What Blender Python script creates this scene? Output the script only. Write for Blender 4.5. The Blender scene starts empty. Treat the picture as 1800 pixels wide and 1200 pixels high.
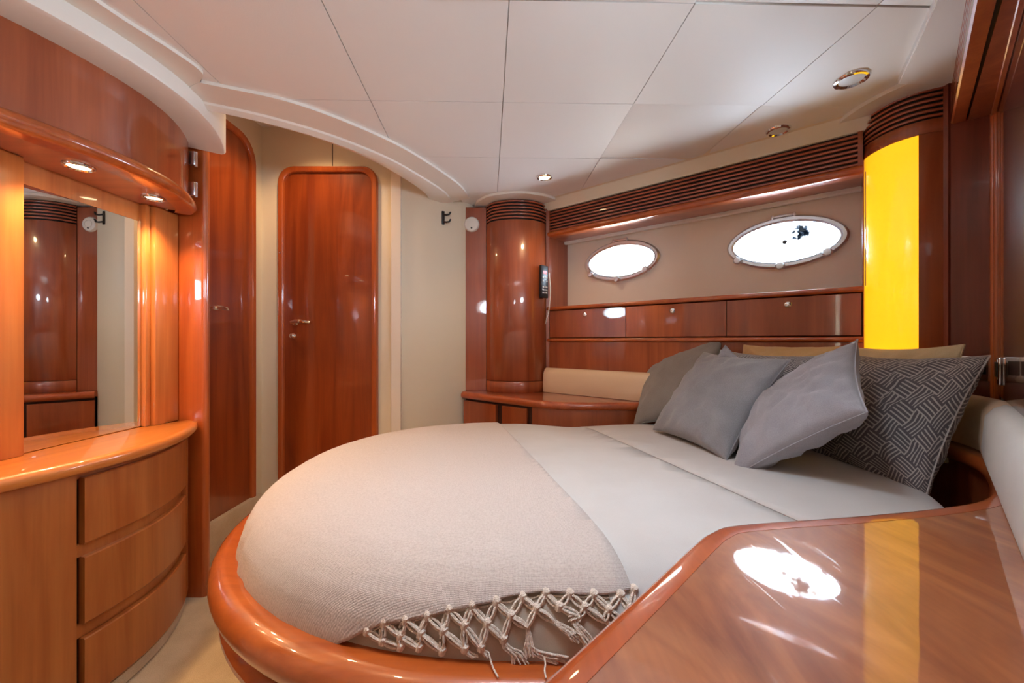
import bpy, bmesh, math, random
from mathutils import Vector, Matrix, noise
from mathutils.bvhtree import BVHTree
from mathutils.geometry import tessellate_polygon
random.seed(7)
S = bpy.context.scene
COL = S.collection

# ------------------------------------------------------------------ camera, sky, exposure
cam_d = bpy.data.cameras.new('camera'); cam = bpy.data.objects.new('camera', cam_d); COL.objects.link(cam)
cam.location = (0, 0, 1.0); cam.rotation_euler = (math.pi/2, 0, 0)
cam_d.sensor_width = 36; cam_d.lens = 14.0; cam_d.clip_start = 0.01
S.camera = cam
W = bpy.data.worlds.new('sky'); S.world = W; W.use_nodes = True
bg = W.node_tree.nodes['Background']
bg.inputs['Color'].default_value = (0.68, 0.83, 1.0, 1); bg.inputs['Strength'].default_value = 24.0
vs = S.view_settings
vs.view_transform = 'Standard'; vs.look = 'None'; vs.exposure = 0.85; vs.gamma = 1.0; vs.use_curve_mapping = False

# ------------------------------------------------------------------ helpers
def lin(r, g, b):
    f = lambda c: (c/255)/12.92 if c/255 <= .04045 else ((c/255+.055)/1.055)**2.4
    return (f(r), f(g), f(b), 1)

def new_mat(name):
    m = bpy.data.materials.new(name); m.use_nodes = True
    nt = m.node_tree; return m, nt, nt.nodes['Principled BSDF']

def N(nt, typ, **kw):
    n = nt.nodes.new(typ)
    for k, v in kw.items():
        if hasattr(n, k): setattr(n, k, v)
        else: n.inputs[k].default_value = v
    return n

def plain(name, col, rough=.5, metal=0, coat=0, bump=0, bscale=200, var=0, emit=None, estr=0):
    m, nt, p = new_mat(name)
    p.inputs['Base Color'].default_value = col; p.inputs['Roughness'].default_value = rough
    p.inputs['Metallic'].default_value = metal; p.inputs['Coat Weight'].default_value = coat
    p.inputs['Coat Roughness'].default_value = .04
    if emit:
        p.inputs['Emission Color'].default_value = emit; p.inputs['Emission Strength'].default_value = estr
    tc = N(nt, 'ShaderNodeTexCoord')
    if var:
        no = N(nt, 'ShaderNodeTexNoise', Scale=6.0, Detail=5.0)
        mx = N(nt, 'ShaderNodeMixRGB', blend_type='MULTIPLY', Fac=var)
        mx.inputs['Color1'].default_value = col
        nt.links.new(tc.outputs['Object'], no.inputs['Vector']); nt.links.new(no.outputs['Fac'], mx.inputs['Color2'])
        nt.links.new(mx.outputs['Color'], p.inputs['Base Color'])
    if bump:
        no = N(nt, 'ShaderNodeTexNoise', Scale=bscale, Detail=3.0)
        b = N(nt, 'ShaderNodeBump', Strength=bump, Distance=.002)
        nt.links.new(tc.outputs['Object'], no.inputs['Vector']); nt.links.new(no.outputs['Fac'], b.inputs['Height'])
        nt.links.new(b.outputs['Normal'], p.inputs['Normal'])
    return m

def wood(name, c1, c2, axis=2, coat=1.0, rough=.3, scratch=False):
    """cherry veneer: long streaks along axis, cloudy figure, clear varnish"""
    m, nt, p = new_mat(name)
    tc = N(nt, 'ShaderNodeTexCoord'); mp = N(nt, 'ShaderNodeMapping')
    sc = [9.0, 9.0, 9.0]; sc[axis] = .9
    mp.inputs['Scale'].default_value = sc
    n1 = N(nt, 'ShaderNodeTexNoise', Scale=1.3, Detail=5.0, Roughness=.55, Distortion=1.1)
    mp2 = N(nt, 'ShaderNodeMapping'); s2 = [130.0, 130.0, 130.0]; s2[axis] = 3.0
    mp2.inputs['Scale'].default_value = s2
    n2 = N(nt, 'ShaderNodeTexNoise', Scale=1.0, Detail=2.0)
    cr = N(nt, 'ShaderNodeValToRGB')
    cr.color_ramp.elements[0].position = .32; cr.color_ramp.elements[0].color = c2
    cr.color_ramp.elements[1].position = .66; cr.color_ramp.elements[1].color = c1
    mx = N(nt, 'ShaderNodeMixRGB', blend_type='OVERLAY', Fac=.16)
    L = nt.links.new
    L(tc.outputs['Object'], mp.inputs['Vector']); L(mp.outputs['Vector'], n1.inputs['Vector'])
    L(tc.outputs['Object'], mp2.inputs['Vector']); L(mp2.outputs['Vector'], n2.inputs['Vector'])
    L(n1.outputs['Fac'], cr.inputs['Fac']); L(cr.outputs['Color'], mx.inputs['Color1']); L(n2.outputs['Fac'], mx.inputs['Color2'])
    L(mx.outputs['Color'], p.inputs['Base Color'])
    p.inputs['Roughness'].default_value = rough; p.inputs['Coat Weight'].default_value = coat
    p.inputs['Coat Roughness'].default_value = .03 if coat > .5 else .2
    if scratch:
        p.inputs['Coat IOR'].default_value = 1.9; n1.inputs['Distortion'].default_value = 2.6; mp.inputs['Scale'].default_value = (7, 2.2, 7)
        # faint waviness and worn fine scratches of the old varnish
        mp3 = N(nt, 'ShaderNodeMapping'); mp3.inputs['Scale'].default_value = (30, 3, 3); mp3.inputs['Rotation'].default_value = (0, 0, .5)
        n3 = N(nt, 'ShaderNodeTexNoise', Scale=3.0, Detail=6.0, Distortion=.6)
        c3 = N(nt, 'ShaderNodeValToRGB')
        c3.color_ramp.elements[0].position = .62; c3.color_ramp.elements[0].color = (.03, .03, .03, 1)
        c3.color_ramp.elements[1].position = .72; c3.color_ramp.elements[1].color = (.22, .22, .22, 1)
        L(tc.outputs['Object'], mp3.inputs['Vector']); L(mp3.outputs['Vector'], n3.inputs['Vector'])
        L(n3.outputs['Fac'], c3.inputs['Fac']); L(c3.outputs['Color'], p.inputs['Coat Roughness'])
        n4 = N(nt, 'ShaderNodeTexNoise', Scale=9.0, Detail=2.0)
        b = N(nt, 'ShaderNodeBump', Strength=.03, Distance=.01)
        L(tc.outputs['Object'], n4.inputs['Vector']); L(n4.outputs['Fac'], b.inputs['Height']); L(b.outputs['Normal'], p.inputs['Coat Normal'])
    return m

def fabric(name, col, col2, scale=700, bump=.35, sheen=.3, cloud=8.0):
    m, nt, p = new_mat(name); L = nt.links.new
    tc = N(nt, 'ShaderNodeTexCoord')
    n0 = N(nt, 'ShaderNodeTexNoise', Scale=cloud, Detail=4.0)
    n1 = N(nt, 'ShaderNodeTexNoise', Scale=scale, Detail=2.0)
    ad = N(nt, 'ShaderNodeMath', operation='ADD'); hf = N(nt, 'ShaderNodeMath', operation='MULTIPLY'); hf.inputs[1].default_value = .5
    cr = N(nt, 'ShaderNodeValToRGB')
    cr.color_ramp.elements[0].position = .35; cr.color_ramp.elements[0].color = col2
    cr.color_ramp.elements[1].position = .65; cr.color_ramp.elements[1].color = col
    L(tc.outputs['Object'], n0.inputs['Vector']); L(tc.outputs['Object'], n1.inputs['Vector'])
    L(n0.outputs['Fac'], ad.inputs[0]); L(n1.outputs['Fac'], ad.inputs[1]); L(ad.outputs[0], hf.inputs[0]); L(hf.outputs[0], cr.inputs['Fac'])
    L(cr.outputs['Color'], p.inputs['Base Color'])
    b = N(nt, 'ShaderNodeBump', Strength=bump, Distance=.0015); L(n1.outputs['Fac'], b.inputs['Height']); L(b.outputs['Normal'], p.inputs['Normal'])
    p.inputs['Roughness'].default_value = .9; p.inputs['Sheen Weight'].default_value = sheen
    return m

def weave(name, col, col2, freq=1000):
    m, nt, p = new_mat(name); L = nt.links.new
    tc = N(nt, 'ShaderNodeTexCoord')
    w1 = N(nt, 'ShaderNodeTexWave', bands_direction='X', Scale=freq/6.28, Distortion=2.5, Detail=2.0)
    w2 = N(nt, 'ShaderNodeTexWave', bands_direction='Y', Scale=freq/6.28, Distortion=2.5, Detail=2.0)
    no = N(nt, 'ShaderNodeTexNoise', Scale=260.0, Detail=3.0)
    a = N(nt, 'ShaderNodeMath', operation='MULTIPLY'); a2 = N(nt, 'ShaderNodeMath', operation='ADD')
    L(tc.outputs['Object'], w1.inputs['Vector']); L(tc.outputs['Object'], w2.inputs['Vector']); L(tc.outputs['Object'], no.inputs['Vector'])
    L(w1.outputs['Fac'], a.inputs[0]); L(w2.outputs['Fac'], a.inputs[1]); L(a.outputs[0], a2.inputs[0]); L(no.outputs['Fac'], a2.inputs[1])
    cr = N(nt, 'ShaderNodeValToRGB')
    cr.color_ramp.elements[0].position = .3; cr.color_ramp.elements[0].color = col2
    cr.color_ramp.elements[1].position = .8; cr.color_ramp.elements[1].color = col
    L(a2.outputs[0], cr.inputs['Fac']); L(cr.outputs['Color'], p.inputs['Base Color'])
    b = N(nt, 'ShaderNodeBump', Strength=.6, Distance=.0012); L(a2.outputs[0], b.inputs['Height']); L(b.outputs['Normal'], p.inputs['Normal'])
    p.inputs['Roughness'].default_value = .95; p.inputs['Sheen Weight'].default_value = .3
    return m

def maze(name, col, line, cells=10.0, lines=5.0):
    """woven basket pattern of stepped line blocks turned against each other (cushion UVs)"""
    m, nt, p = new_mat(name); L = nt.links.new
    uv = N(nt, 'ShaderNodeUVMap'); mp = N(nt, 'ShaderNodeMapping'); mp.inputs['Rotation'].default_value = (0, 0, .42)
    mp.inputs['Scale'].default_value = (cells, cells, cells)
    ch = N(nt, 'ShaderNodeTexChecker', Scale=1.0); ch.inputs['Color1'].default_value = (1, 1, 1, 1); ch.inputs['Color2'].default_value = (0, 0, 0, 1)
    sp = N(nt, 'ShaderNodeSeparateXYZ')
    L(uv.outputs['UV'], mp.inputs['Vector']); L(mp.outputs['Vector'], ch.inputs['Vector']); L(mp.outputs['Vector'], sp.inputs['Vector'])
    mx = N(nt, 'ShaderNodeMix', data_type='FLOAT')
    L(ch.outputs['Fac'], mx.inputs[0]); L(sp.outputs['X'], mx.inputs[2]); L(sp.outputs['Y'], mx.inputs[3])
    mu = N(nt, 'ShaderNodeMath', operation='MULTIPLY'); mu.inputs[1].default_value = lines
    fr = N(nt, 'ShaderNodeMath', operation='FRACT')
    gt = N(nt, 'ShaderNodeMath', operation='LESS_THAN'); gt.inputs[1].default_value = .36
    L(mx.outputs[0], mu.inputs[0]); L(mu.outputs[0], fr.inputs[0]); L(fr.outputs[0], gt.inputs[0])
    mc = N(nt, 'ShaderNodeMixRGB'); mc.inputs['Color1'].default_value = col; mc.inputs['Color2'].default_value = line
    L(gt.outputs[0], mc.inputs['Fac']); L(mc.outputs['Color'], p.inputs['Base Color'])
    p.inputs['Roughness'].default_value = .9; p.inputs['Sheen Weight'].default_value = .2
    return m

M = {}
M['cherry']   = wood('cherry_veneer', lin(172, 88, 48), lin(142, 64, 32), 2)
M['cherry_h'] = wood('cherry_veneer_horizontal', lin(174, 92, 58), lin(146, 68, 40), 0)
M['door']     = wood('cherry_door', lin(158, 72, 28), lin(126, 50, 18), 2)
M['drawer']   = wood('satin_cherry', lin(184, 112, 56), lin(162, 88, 40), 2, coat=.35, rough=.38)
M['honey']    = wood('honey_cherry', lin(212, 130, 66), lin(188, 102, 46), 2, coat=.8, rough=.32)
M['honey_top'] = wood('honey_counter', lin(214, 132, 60), lin(192, 106, 42), 1)
M['mould']    = wood('cherry_moulding', lin(194, 98, 38), lin(164, 72, 24), 0)
M['mouldv']   = wood('cherry_moulding_upright', lin(190, 96, 42), lin(166, 76, 30), 2)
M['top']      = wood('worktop_cherry', lin(172, 100, 56), lin(134, 68, 34), 1, coat=1, rough=.4, scratch=True)
M['lip']      = wood('worktop_edge', lin(184, 88, 38), lin(158, 66, 26), 1)
M['mahog']    = wood('dark_cherry', lin(138, 66, 46), lin(112, 50, 34), 2)
M['gloss_dark'] = wood('dark_polished_cherry', lin(92, 48, 38), lin(72, 36, 30), 2)
M['black']    = plain('vent_black', lin(24, 16, 14), .7)
M['shadow']   = plain('recess_brown', lin(58, 28, 18), .6)
M['cream']    = plain('cream_vinyl_wall', lin(232, 220, 196), .55, bump=.08, bscale=300)
M['hull']     = plain('hull_liner_beige', lin(240, 228, 212), .6, bump=.08, bscale=300)
M['ceil']     = plain('ceiling_vinyl', lin(238, 236, 232), .5, bump=.1, bscale=260)
M['trimw']    = plain('painted_white_trim', lin(238, 232, 222), .4)
M['carpet']   = fabric('beige_carpet', lin(222, 202, 170), lin(190, 166, 132), scale=420, bump=1.0, cloud=10)
M['chrome']   = plain('chrome', (.82, .83, .85, 1), .09, 1)
M['steel']    = plain('satin_steel', (.72, .75, .8, 1), .3, 1)
M['blackp']   = plain('black_plastic', lin(26, 26, 28), .35)
M['whitep']   = plain('white_plastic', lin(236, 232, 224), .4)
M['mirror']   = plain('mirror_silver', (.86, .88, .87, 1), .0, 1)
M['leather']  = plain('cream_leather', lin(226, 196, 164), .5, bump=.15, bscale=160)
M['leather_lit'] = plain('cream_leather_lit', lin(220, 216, 210), .55, bump=.2, bscale=120, var=.25)  # cream leather of the starboard backrest, white light painted into its colour
M['sheet']    = fabric('cream_cotton_sheet', lin(204, 198, 193), lin(196, 188, 182), scale=900, bump=.12, sheen=.1)
M['mattress'] = fabric('taupe_mattress_cover', lin(196, 178, 158), lin(184, 165, 146), scale=900, bump=.12, sheen=.1)
M['throw']    = weave('cream_woven_throw', lin(218, 203, 194), lin(186, 167, 156))
M['cord']     = weave('cream_cotton_cord', lin(240, 224, 208), lin(205, 184, 164), 900)
M['grey']     = fabric('blue_grey_linen', lin(158, 158, 162), lin(132, 131, 134), scale=520)
M['grey2']    = fabric('ash_grey_linen', lin(172, 170, 176), lin(150, 147, 152), scale=520)
M['grey3']    = fabric('warm_grey_linen', lin(150, 146, 142), lin(126, 121, 118), scale=520)
M['camel']    = fabric('camel_cotton', lin(214, 176, 124), lin(196, 158, 106), scale=700)
M['sand']     = fabric('sand_cotton', lin(224, 202, 160), lin(206, 182, 140), scale=700)
M['maze']     = maze('basketweave_print', lin(94, 86, 88), lin(182, 172, 164))
M['maze2']    = maze('basketweave_print_fine', lin(104, 100, 104), lin(186, 182, 180), 13, 5)
M['lamp']     = plain('yellow_lamp_acrylic', lin(250, 200, 20), .25, coat=.6, emit=(1, .52, .012, 1), estr=.62)
M['bulb']     = plain('warm_lamp_glass', (1, .9, .7, 1), .4, emit=(1.0, .78, .45, 1), estr=14)
M['frost']    = plain('frosted_glass_off', lin(220, 222, 222), .35)
M['red']      = plain('red_display', lin(150, 20, 20), .4, emit=lin(220, 30, 20), estr=.6)

def glass_mat():
    m, nt, p = new_mat('porthole_glass'); L = nt.links.new
    nt.nodes.remove(p)
    t = N(nt, 'ShaderNodeBsdfTransparent'); g = N(nt, 'ShaderNodeBsdfGlossy', Roughness=.02); mx = N(nt, 'ShaderNodeMixShader')
    fr = N(nt, 'ShaderNodeFresnel', IOR=1.3)
    L(fr.outputs[0], mx.inputs[0]); L(t.outputs[0], mx.inputs[1]); L(g.outputs[0], mx.inputs[2])
    L(mx.outputs[0], nt.nodes['Material Output'].inputs['Surface'])
    return m, t
M['glass'] = glass_mat()[0]
def glass_smudge():
    m, t = glass_mat(); nt = m.node_tree; L = nt.links.new; m.name = 'porthole_glass_smudged'
    tc = N(nt, 'ShaderNodeTexCoord'); mp = N(nt, 'ShaderNodeMapping'); mp.inputs['Location'].default_value = (-.06, 0, -.035)
    gr = N(nt, 'ShaderNodeTexGradient', gradient_type='SPHERICAL'); mp.inputs['Scale'].default_value = (1, 1, 1)
    mp2 = N(nt, 'ShaderNodeVectorMath', operation='SCALE'); mp2.inputs['Scale'].default_value = 8.0
    no = N(nt, 'ShaderNodeTexNoise', Scale=60.0, Detail=4.0)
    mu = N(nt, 'ShaderNodeMath', operation='MULTIPLY'); cr = N(nt, 'ShaderNodeValToRGB')
    cr.color_ramp.elements[0].position = .26; cr.color_ramp.elements[0].color = (1, 1, 1, 1)
    cr.color_ramp.elements[1].position = .46; cr.color_ramp.elements[1].color = (.012, .015, .02, 1)
    L(tc.outputs['Object'], mp.inputs['Vector']); L(mp.outputs['Vector'], mp2.inputs[0]); L(mp2.outputs[0], gr.inputs['Vector'])
    L(tc.outputs['Object'], no.inputs['Vector']); L(gr.outputs['Fac'], mu.inputs[0]); L(no.outputs['Fac'], mu.inputs[1])
    L(mu.outputs[0], cr.inputs['Fac']); L(cr.outputs['Color'], t.inputs['Color'])
    return m
M['glass_s'] = glass_smudge()

def mesh_obj(name, bm, mat, parent=None, sharp=35, smooth=True, recalc=True):
    if recalc: bmesh.ops.recalc_face_normals(bm, faces=bm.faces[:])
    me = bpy.data.meshes.new(name); bm.to_mesh(me); bm.free()
    o = bpy.data.objects.new(name, me); COL.objects.link(o)
    me.materials.append(M[mat] if isinstance(mat, str) else mat)
    if smooth:
        for p in me.polygons: p.use_smooth = True
        me.set_sharp_from_angle(angle=math.radians(sharp))
    if parent is not None:
        o.parent = parent
        if parent.type == 'EMPTY' or True:
            o.matrix_parent_inverse = parent_world(parent).inverted()
    return o

def parent_world(o):
    m = Matrix.Identity(4); chain = []
    while o: chain.append(o); o = o.parent
    for c in reversed(chain): m = m @ c.matrix_parent_inverse @ c.matrix_basis
    return m

def tag(o, label=None, cat=None, group=None, kind=None):
    if label: o['label'] = label
    if cat: o['category'] = cat
    if group: o['group'] = group
    if kind: o['kind'] = kind
    return o

def thing(name, loc, label=None, cat=None, group=None, kind=None):
    o = bpy.data.objects.new(name, None); o.empty_display_size = .05; COL.objects.link(o); o.location = loc
    return tag(o, label, cat, group, kind)

def recentre(o):
    """put a single-mesh thing's origin at the middle of its base"""
    vs_ = [v.co for v in o.data.vertices]
    c = Vector(((min(v.x for v in vs_)+max(v.x for v in vs_))/2, (min(v.y for v in vs_)+max(v.y for v in vs_))/2, min(v.z for v in vs_)))
    o.data.transform(Matrix.Translation(-c)); o.location = c
    return o

def smooth_path(pts, n=6, closed=False):
    P = [Vector(p) for p in pts]; out = []; k = len(P)
    rng = range(k if closed else k-1)
    for i in rng:
        if closed: a, b, c, d = P[(i-1) % k], P[i], P[(i+1) % k], P[(i+2) % k]
        else: b, c = P[i], P[i+1]; a = P[i-1] if i else b*2-c; d = P[i+2] if i+2 < k else c*2-b
        for j in range(n):
            t = j/n
            out.append(.5*((2*b)+(c-a)*t+(2*a-5*b+4*c-d)*t*t+(3*b-a-3*c+d)*t**3))
    if not closed: out.append(P[-1])
    return [tuple(v) for v in out]

def normals(path, closed=False):
    k = len(path); out = []
    for i in range(k):
        a = path[i-1] if (i or closed) else None; b = path[i]; c = path[(i+1) % k] if (i < k-1 or closed) else None
        ns = []
        for p, q in ((a, b), (b, c)):
            if p is None or q is None: continue
            dx, dy = q[0]-p[0], q[1]-p[1]; l = math.hypot(dx, dy) or 1
            ns.append(Vector((dy/l, -dx/l)))
        n = sum(ns, Vector((0, 0))); n.normalize()
        s = 1/max(.5, n.dot(ns[0])); out.append(n*s)
    return out

def sweep_bm(path, prof, closed=False, bm=None):
    """sweep closed (offset, z) profile along a plan path; +offset = right-hand side of travel"""
    bm = bm or bmesh.new(); nn = normals(path, closed); rings = []
    for p, n in zip(path, nn):
        rings.append([bm.verts.new((p[0]+n.x*o, p[1]+n.y*o, z)) for o, z in prof])
    k = len(prof); m = len(rings)
    for i in range(m if closed else m-1):
        a, b = rings[i], rings[(i+1) % m]
        for j in range(k):
            bm.faces.new((a[j], a[(j+1) % k], b[(j+1) % k], b[j]))
    if not closed:
        bm.faces.new(rings[0]); bm.faces.new(rings[-1][::-1])
    return bm

def sweep(name, path, prof, mat, parent=None, closed=False, sharp=35):
    return mesh_obj(name, sweep_bm(path, prof, closed), mat, parent, sharp)

def rect(o0, o1, z0, z1, b=.0):
    if b <= 0: return [(o0, z0), (o1, z0), (o1, z1), (o0, z1)]
    return [(o0+b, z0), (o1-b, z0), (o1, z0+b), (o1, z1-b), (o1-b, z1), (o0+b, z1), (o0, z1-b), (o0, z0+b)]

def bull(o0, o1, z0, z1, n=7):
    """rounded nose on the o1 side"""
    r = (z1-z0)/2; c = (z0+z1)/2; out = [(o0, z1), (o0, z0)]
    s = 1 if o1 > o0 else -1
    for i in range(n+1):
        a = -math.pi/2+math.pi*i/n
        out.append((o1-s*r+s*r*math.cos(a), c+r*math.sin(a)))
    return out

def box_bm(c, size, bm=None, R=None, bev=0):
    b2 = bmesh.new(); bmesh.ops.create_cube(b2, size=1)
    for v in b2.verts: v.co = Vector((v.co.x*size[0], v.co.y*size[1], v.co.z*size[2]))
    if bev: bmesh.ops.bevel(b2, geom=b2.edges[:], offset=bev, segments=2, affect='EDGES', profile=.5)
    for v in b2.verts:
        if R is not None: v.co = R @ v.co
        v.co += Vector(c)
    if bm is None: return b2
    me = bpy.data.meshes.new('t'); b2.to_mesh(me); b2.free(); bm.from_mesh(me); bpy.data.meshes.remove(me); return bm

def lathe_bm(prof, seg=24, T=None, bm=None):
    """(r, z) profile about z"""
    bm = bm or bmesh.new(); rings = []
    for r, z in prof:
        if r < 1e-6: rings.append([bm.verts.new(T @ Vector((0, 0, z)) if T else (0, 0, z))])
        else:
            rings.append([])
            for i in range(seg):
                a = 2*math.pi*i/seg; v = Vector((r*math.cos(a), r*math.sin(a), z)); rings[-1].append(bm.verts.new(T @ v if T else v))
    for a, b in zip(rings, rings[1:]):
        if len(a) == 1 and len(b) == 1: continue
        for i in range(seg):
            j = (i+1) % seg
            if len(a) == 1: bm.faces.new((a[0], b[i], b[j]))
            elif len(b) == 1: bm.faces.new((a[i], a[j], b[0]))
            else: bm.faces.new((a[i], a[j], b[j], b[i]))
    return bm

def tube_bm(pts, r, seg=8, bm=None, taper=None):
    bm = bm or bmesh.new(); P = [Vector(p) for p in pts]; rings = []
    up = Vector((0, 0, 1))
    for i, p in enumerate(P):
        d = (P[min(i+1, len(P)-1)]-P[max(i-1, 0)]).normalized()
        a = d.cross(up if abs(d.z) < .95 else Vector((1, 0, 0))).normalized(); b = d.cross(a)
        rr = r*(taper[i] if taper else 1)
        rings.append([bm.verts.new(p+a*rr*math.cos(2*math.pi*k/seg)+b*rr*math.sin(2*math.pi*k/seg)) for k in range(seg)])
    for A, B in zip(rings, rings[1:]):
        for k in range(seg): bm.faces.new((A[k], A[(k+1) % seg], B[(k+1) % seg], B[k]))
    bm.faces.new(rings[0]); bm.faces.new(rings[-1][::-1]); return bm

def prism_bm(pts, z0, z1, bm=None, inset=0):
    """vertical prism over a (possibly concave) plan polygon"""
    bm = bm or bmesh.new()
    lo = [bm.verts.new((p[0], p[1], z0)) for p in pts]; hi = [bm.verts.new((p[0], p[1], z1)) for p in pts]
    k = len(pts)
    for i in range(k): bm.faces.new((lo[i], lo[(i+1) % k], hi[(i+1) % k], hi[i]))
    for t in tessellate_polygon([[Vector((p[0], p[1], 0)) for p in pts]]):
        bm.faces.new([hi[i] for i in t]); bm.faces.new([lo[i] for i in t][::-1])
    bmesh.ops.recalc_face_normals(bm, faces=bm.faces[:])
    return bm

def frame_T(o, ex, ey, ez):
    m = Matrix.Identity(4)
    for i, v in enumerate((ex, ey, ez)):
        for j in range(3): m[j][i] = v[j]
    m.translation = Vector(o); return m

def wall_with_holes(p0, p1, z0, z1, holes, t, mat, name, parent=None):
    """upright wall from p0 to p1 (right of travel = room side); holes = lists of (s, z)"""
    d = Vector((p1[0]-p0[0], p1[1]-p0[1], 0)); Ln = d.length; d.normalize(); n = Vector((d.y, -d.x, 0))
    loops = [[Vector((0, z0, 0)), Vector((Ln, z0, 0)), Vector((Ln, z1, 0)), Vector((0, z1, 0))]]+[[Vector((s, z, 0)) for s, z in h] for h in holes]
    tris = tessellate_polygon(loops); flat = [v for l in loops for v in l]
    bm = bmesh.new()
    P = lambda v, o: Vector((p0[0], p0[1], 0))+d*v.x+Vector((0, 0, v.y))+n*o
    F = [bm.verts.new(P(v, 0)) for v in flat]; B = [bm.verts.new(P(v, -t)) for v in flat]
    for a, b, c in tris:
        try: bm.faces.new((F[a], F[b], F[c])); bm.faces.new((B[a], B[c], B[b]))
        except ValueError: pass
    i0 = 0
    for l in loops:
        k = len(l)
        for i in range(k): bm.faces.new((F[i0+i], F[i0+(i+1) % k], B[i0+(i+1) % k], B[i0+i]))
        i0 += k
    o = mesh_obj(name, bm, mat, parent, smooth=False); return o

def oval(cs, cz, a, b, n=48, p=2.0):
    out = []
    for i in range(n):
        t = 2*math.pi*i/n; c, s = math.cos(t), math.sin(t)
        out.append((cs+a*math.copysign(abs(c)**(2/p), c), cz+b*math.copysign(abs(s)**(2/p), s)))
    return out

# ------------------------------------------------------------------ plan of the cabin (metres; camera at the origin, looking +Y)
ZC = 1.80                      # underside of the headlining
ZT = .715                      # bedside worktops
ZB = .62                       # top of the mattress
HW0, HW1 = (.207, 2.30), (1.253, 1.422)          # front of the port lockers, aft to forward
hd = Vector((HW1[0]-HW0[0], HW1[1]-HW0[1])).normalized(); hn = Vector((hd.y, -hd.x))   # hn points into the room
SETB = .20
BOFF = .60
BW0 = Vector(HW0)-hn*SETB-hd*BOFF; BW1 = Vector(HW1)-hn*SETB+hd*.42
SB0 = Vector((1.405, 1.155)); sd = Vector((-1.065, -1.0)).normalized(); sn = Vector((sd.y, -sd.x))  # starboard side, bow to aft

def C(y):                      # bowed front of the vanity
    return -1.10-(.69 if y < 1.18 else 1.0)*(y-1.18)**2
CP = lambda y0, y1, n=16: [(C(y0+(y1-y0)*i/n), y0+(y1-y0)*i/n) for i in range(n+1)]

# ------------------------------------------------------------------ shell
fl = bmesh.new(); box_bm((-.1, .7, -.03), (4.2, 5.2, .06), fl)
tag(mesh_obj('floor', fl, 'carpet', smooth=False), kind='structure')

w = bmesh.new(); box_bm((-1.40, .36, 1.09), (.07, 3.70, 2.18), w)
wl = tag(mesh_obj('wall_left', w, 'cream', smooth=False), kind='structure')
# bulkhead with the second door, and the cream panel beside the wardrobe
w = bmesh.new(); box_bm((-.99, 2.20, 1.09), (.80, .06, 2.18), w)
tag(mesh_obj('wall_back', w, 'cream', smooth=False), kind='structure')
g = bmesh.new(); box_bm((-.978, 2.1695, 1.97), (.004, .002, .30), g)
sweep('wall_panel', smooth_path([(-.668, 2.20), (-.652, 2.155), (-.60, 2.145), (-.45, 2.195), (-.268, 2.30), (-.20, 2.40)], 5), rect(-.05, 0, 0, 2.16), 'cream', bpy.data.objects['wall_back'])
o = mesh_obj('panel_joint', g, 'shadow', bpy.data.objects['wall_back'])
w = bmesh.new(); box_bm((.1, 2.86, 1.09), (1.7, .05, 2.18), w); box_bm((-.62, 2.5, 1.09), (.05, .75, 2.18), w)
tag(mesh_obj('wall_behind', w, 'hull', smooth=False), kind='structure')

PORTS = [(.23*1.554, 1.448), (.715*1.554, 1.43)]      # along the back wall from the point behind HW0
PA, PB_ = .205, .098
holes = [oval(BOFF+s, z, PA-.012, PB_-.010, 48, 1.9) for s, z in PORTS]
tag(wall_with_holes(BW0, BW1, 0, 2.18, holes, .05, 'hull', 'wall_port'), kind='structure')
w = bmesh.new(); box_bm((1.78, .9, 1.09), (.05, 1.5, 2.18), w); 
tag(mesh_obj('wall_bow', w, 'hull', smooth=False), kind='structure')
# starboard side runs on past the camera
st0 = SB0-sd*.45-sn*.06; st1 = SB0+sd*4.15-sn*.06
SP = [(1.62, 1.44), (2.75, 1.44)]
sh = [oval(s, z, PA-.012, PB_-.010, 40, 1.9) for s, z in SP]
tag(wall_with_holes(st0, st1, 0, 2.18, sh, .05, 'hull', 'wall_starboard'), kind='structure')
w = bmesh.new(); box_bm((-1.5, -1.55, 1.09), (.9, .05, 2.18), w)
tag(mesh_obj('wall_aft', w, 'cream', smooth=False), kind='structure')

# ceiling
def clip(poly, a, b):          # keep left of a->b
    out = []; k = len(poly)
    side = lambda p: (b[0]-a[0])*(p[1]-a[1])-(b[1]-a[1])*(p[0]-a[0])
    for i in range(k):
        p, q = poly[i], poly[(i+1) % k]; sp_, sq = side(p), side(q)
        if sp_ >= 0: out.append(p)
        if (sp_ > 0 > sq) or (sp_ < 0 < sq):
            t = sp_/(sp_-sq); out.append((p[0]+(q[0]-p[0])*t, p[1]+(q[1]-p[1])*t))
    return out
ENTRY = [(-1.6, 1.30), (-1.0, 1.30), (-.70, 1.40), (-.55, 1.54), (-.43, 1.72), (-.34, 1.92), (-.29, 2.12), (-.28, 2.5), (-1.6, 2.5)]
HX0, HX1, HY0, HY1 = -.16, .32, .50, .905         # deck hatch above the bed, behind the top of the frame
HATCH = [(HX0, HY0), (HX1, HY0), (HX1, HY1), (HX0, HY1)]
def minus(poly, conv):
    pieces = []; rest = poly
    for i in range(len(conv)):
        a, b = conv[i], conv[(i+1) % len(conv)]
        out = clip(rest, b, a)
        if len(out) > 2: pieces.append(out)
        rest = clip(rest, a, b)
        if len(rest) < 3: break
    return pieces
def minus_entry(poly): return [q for p in minus(poly, ENTRY) for q in minus(p, HATCH)]
COVE_A = Vector(HW0)+hn*.045-hd*.2; COVE_B = Vector(HW1)+hn*.045+hd*.1
def area(p): return abs(sum(p[i][0]*p[(i+1) % len(p)][1]-p[(i+1) % len(p)][0]*p[i][1] for i in range(len(p))))/2
bm = bmesh.new()
base = [(-1.45, -1.6), (1.7, -1.6), (1.7, 2.8), (-1.45, 2.8)]
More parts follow.
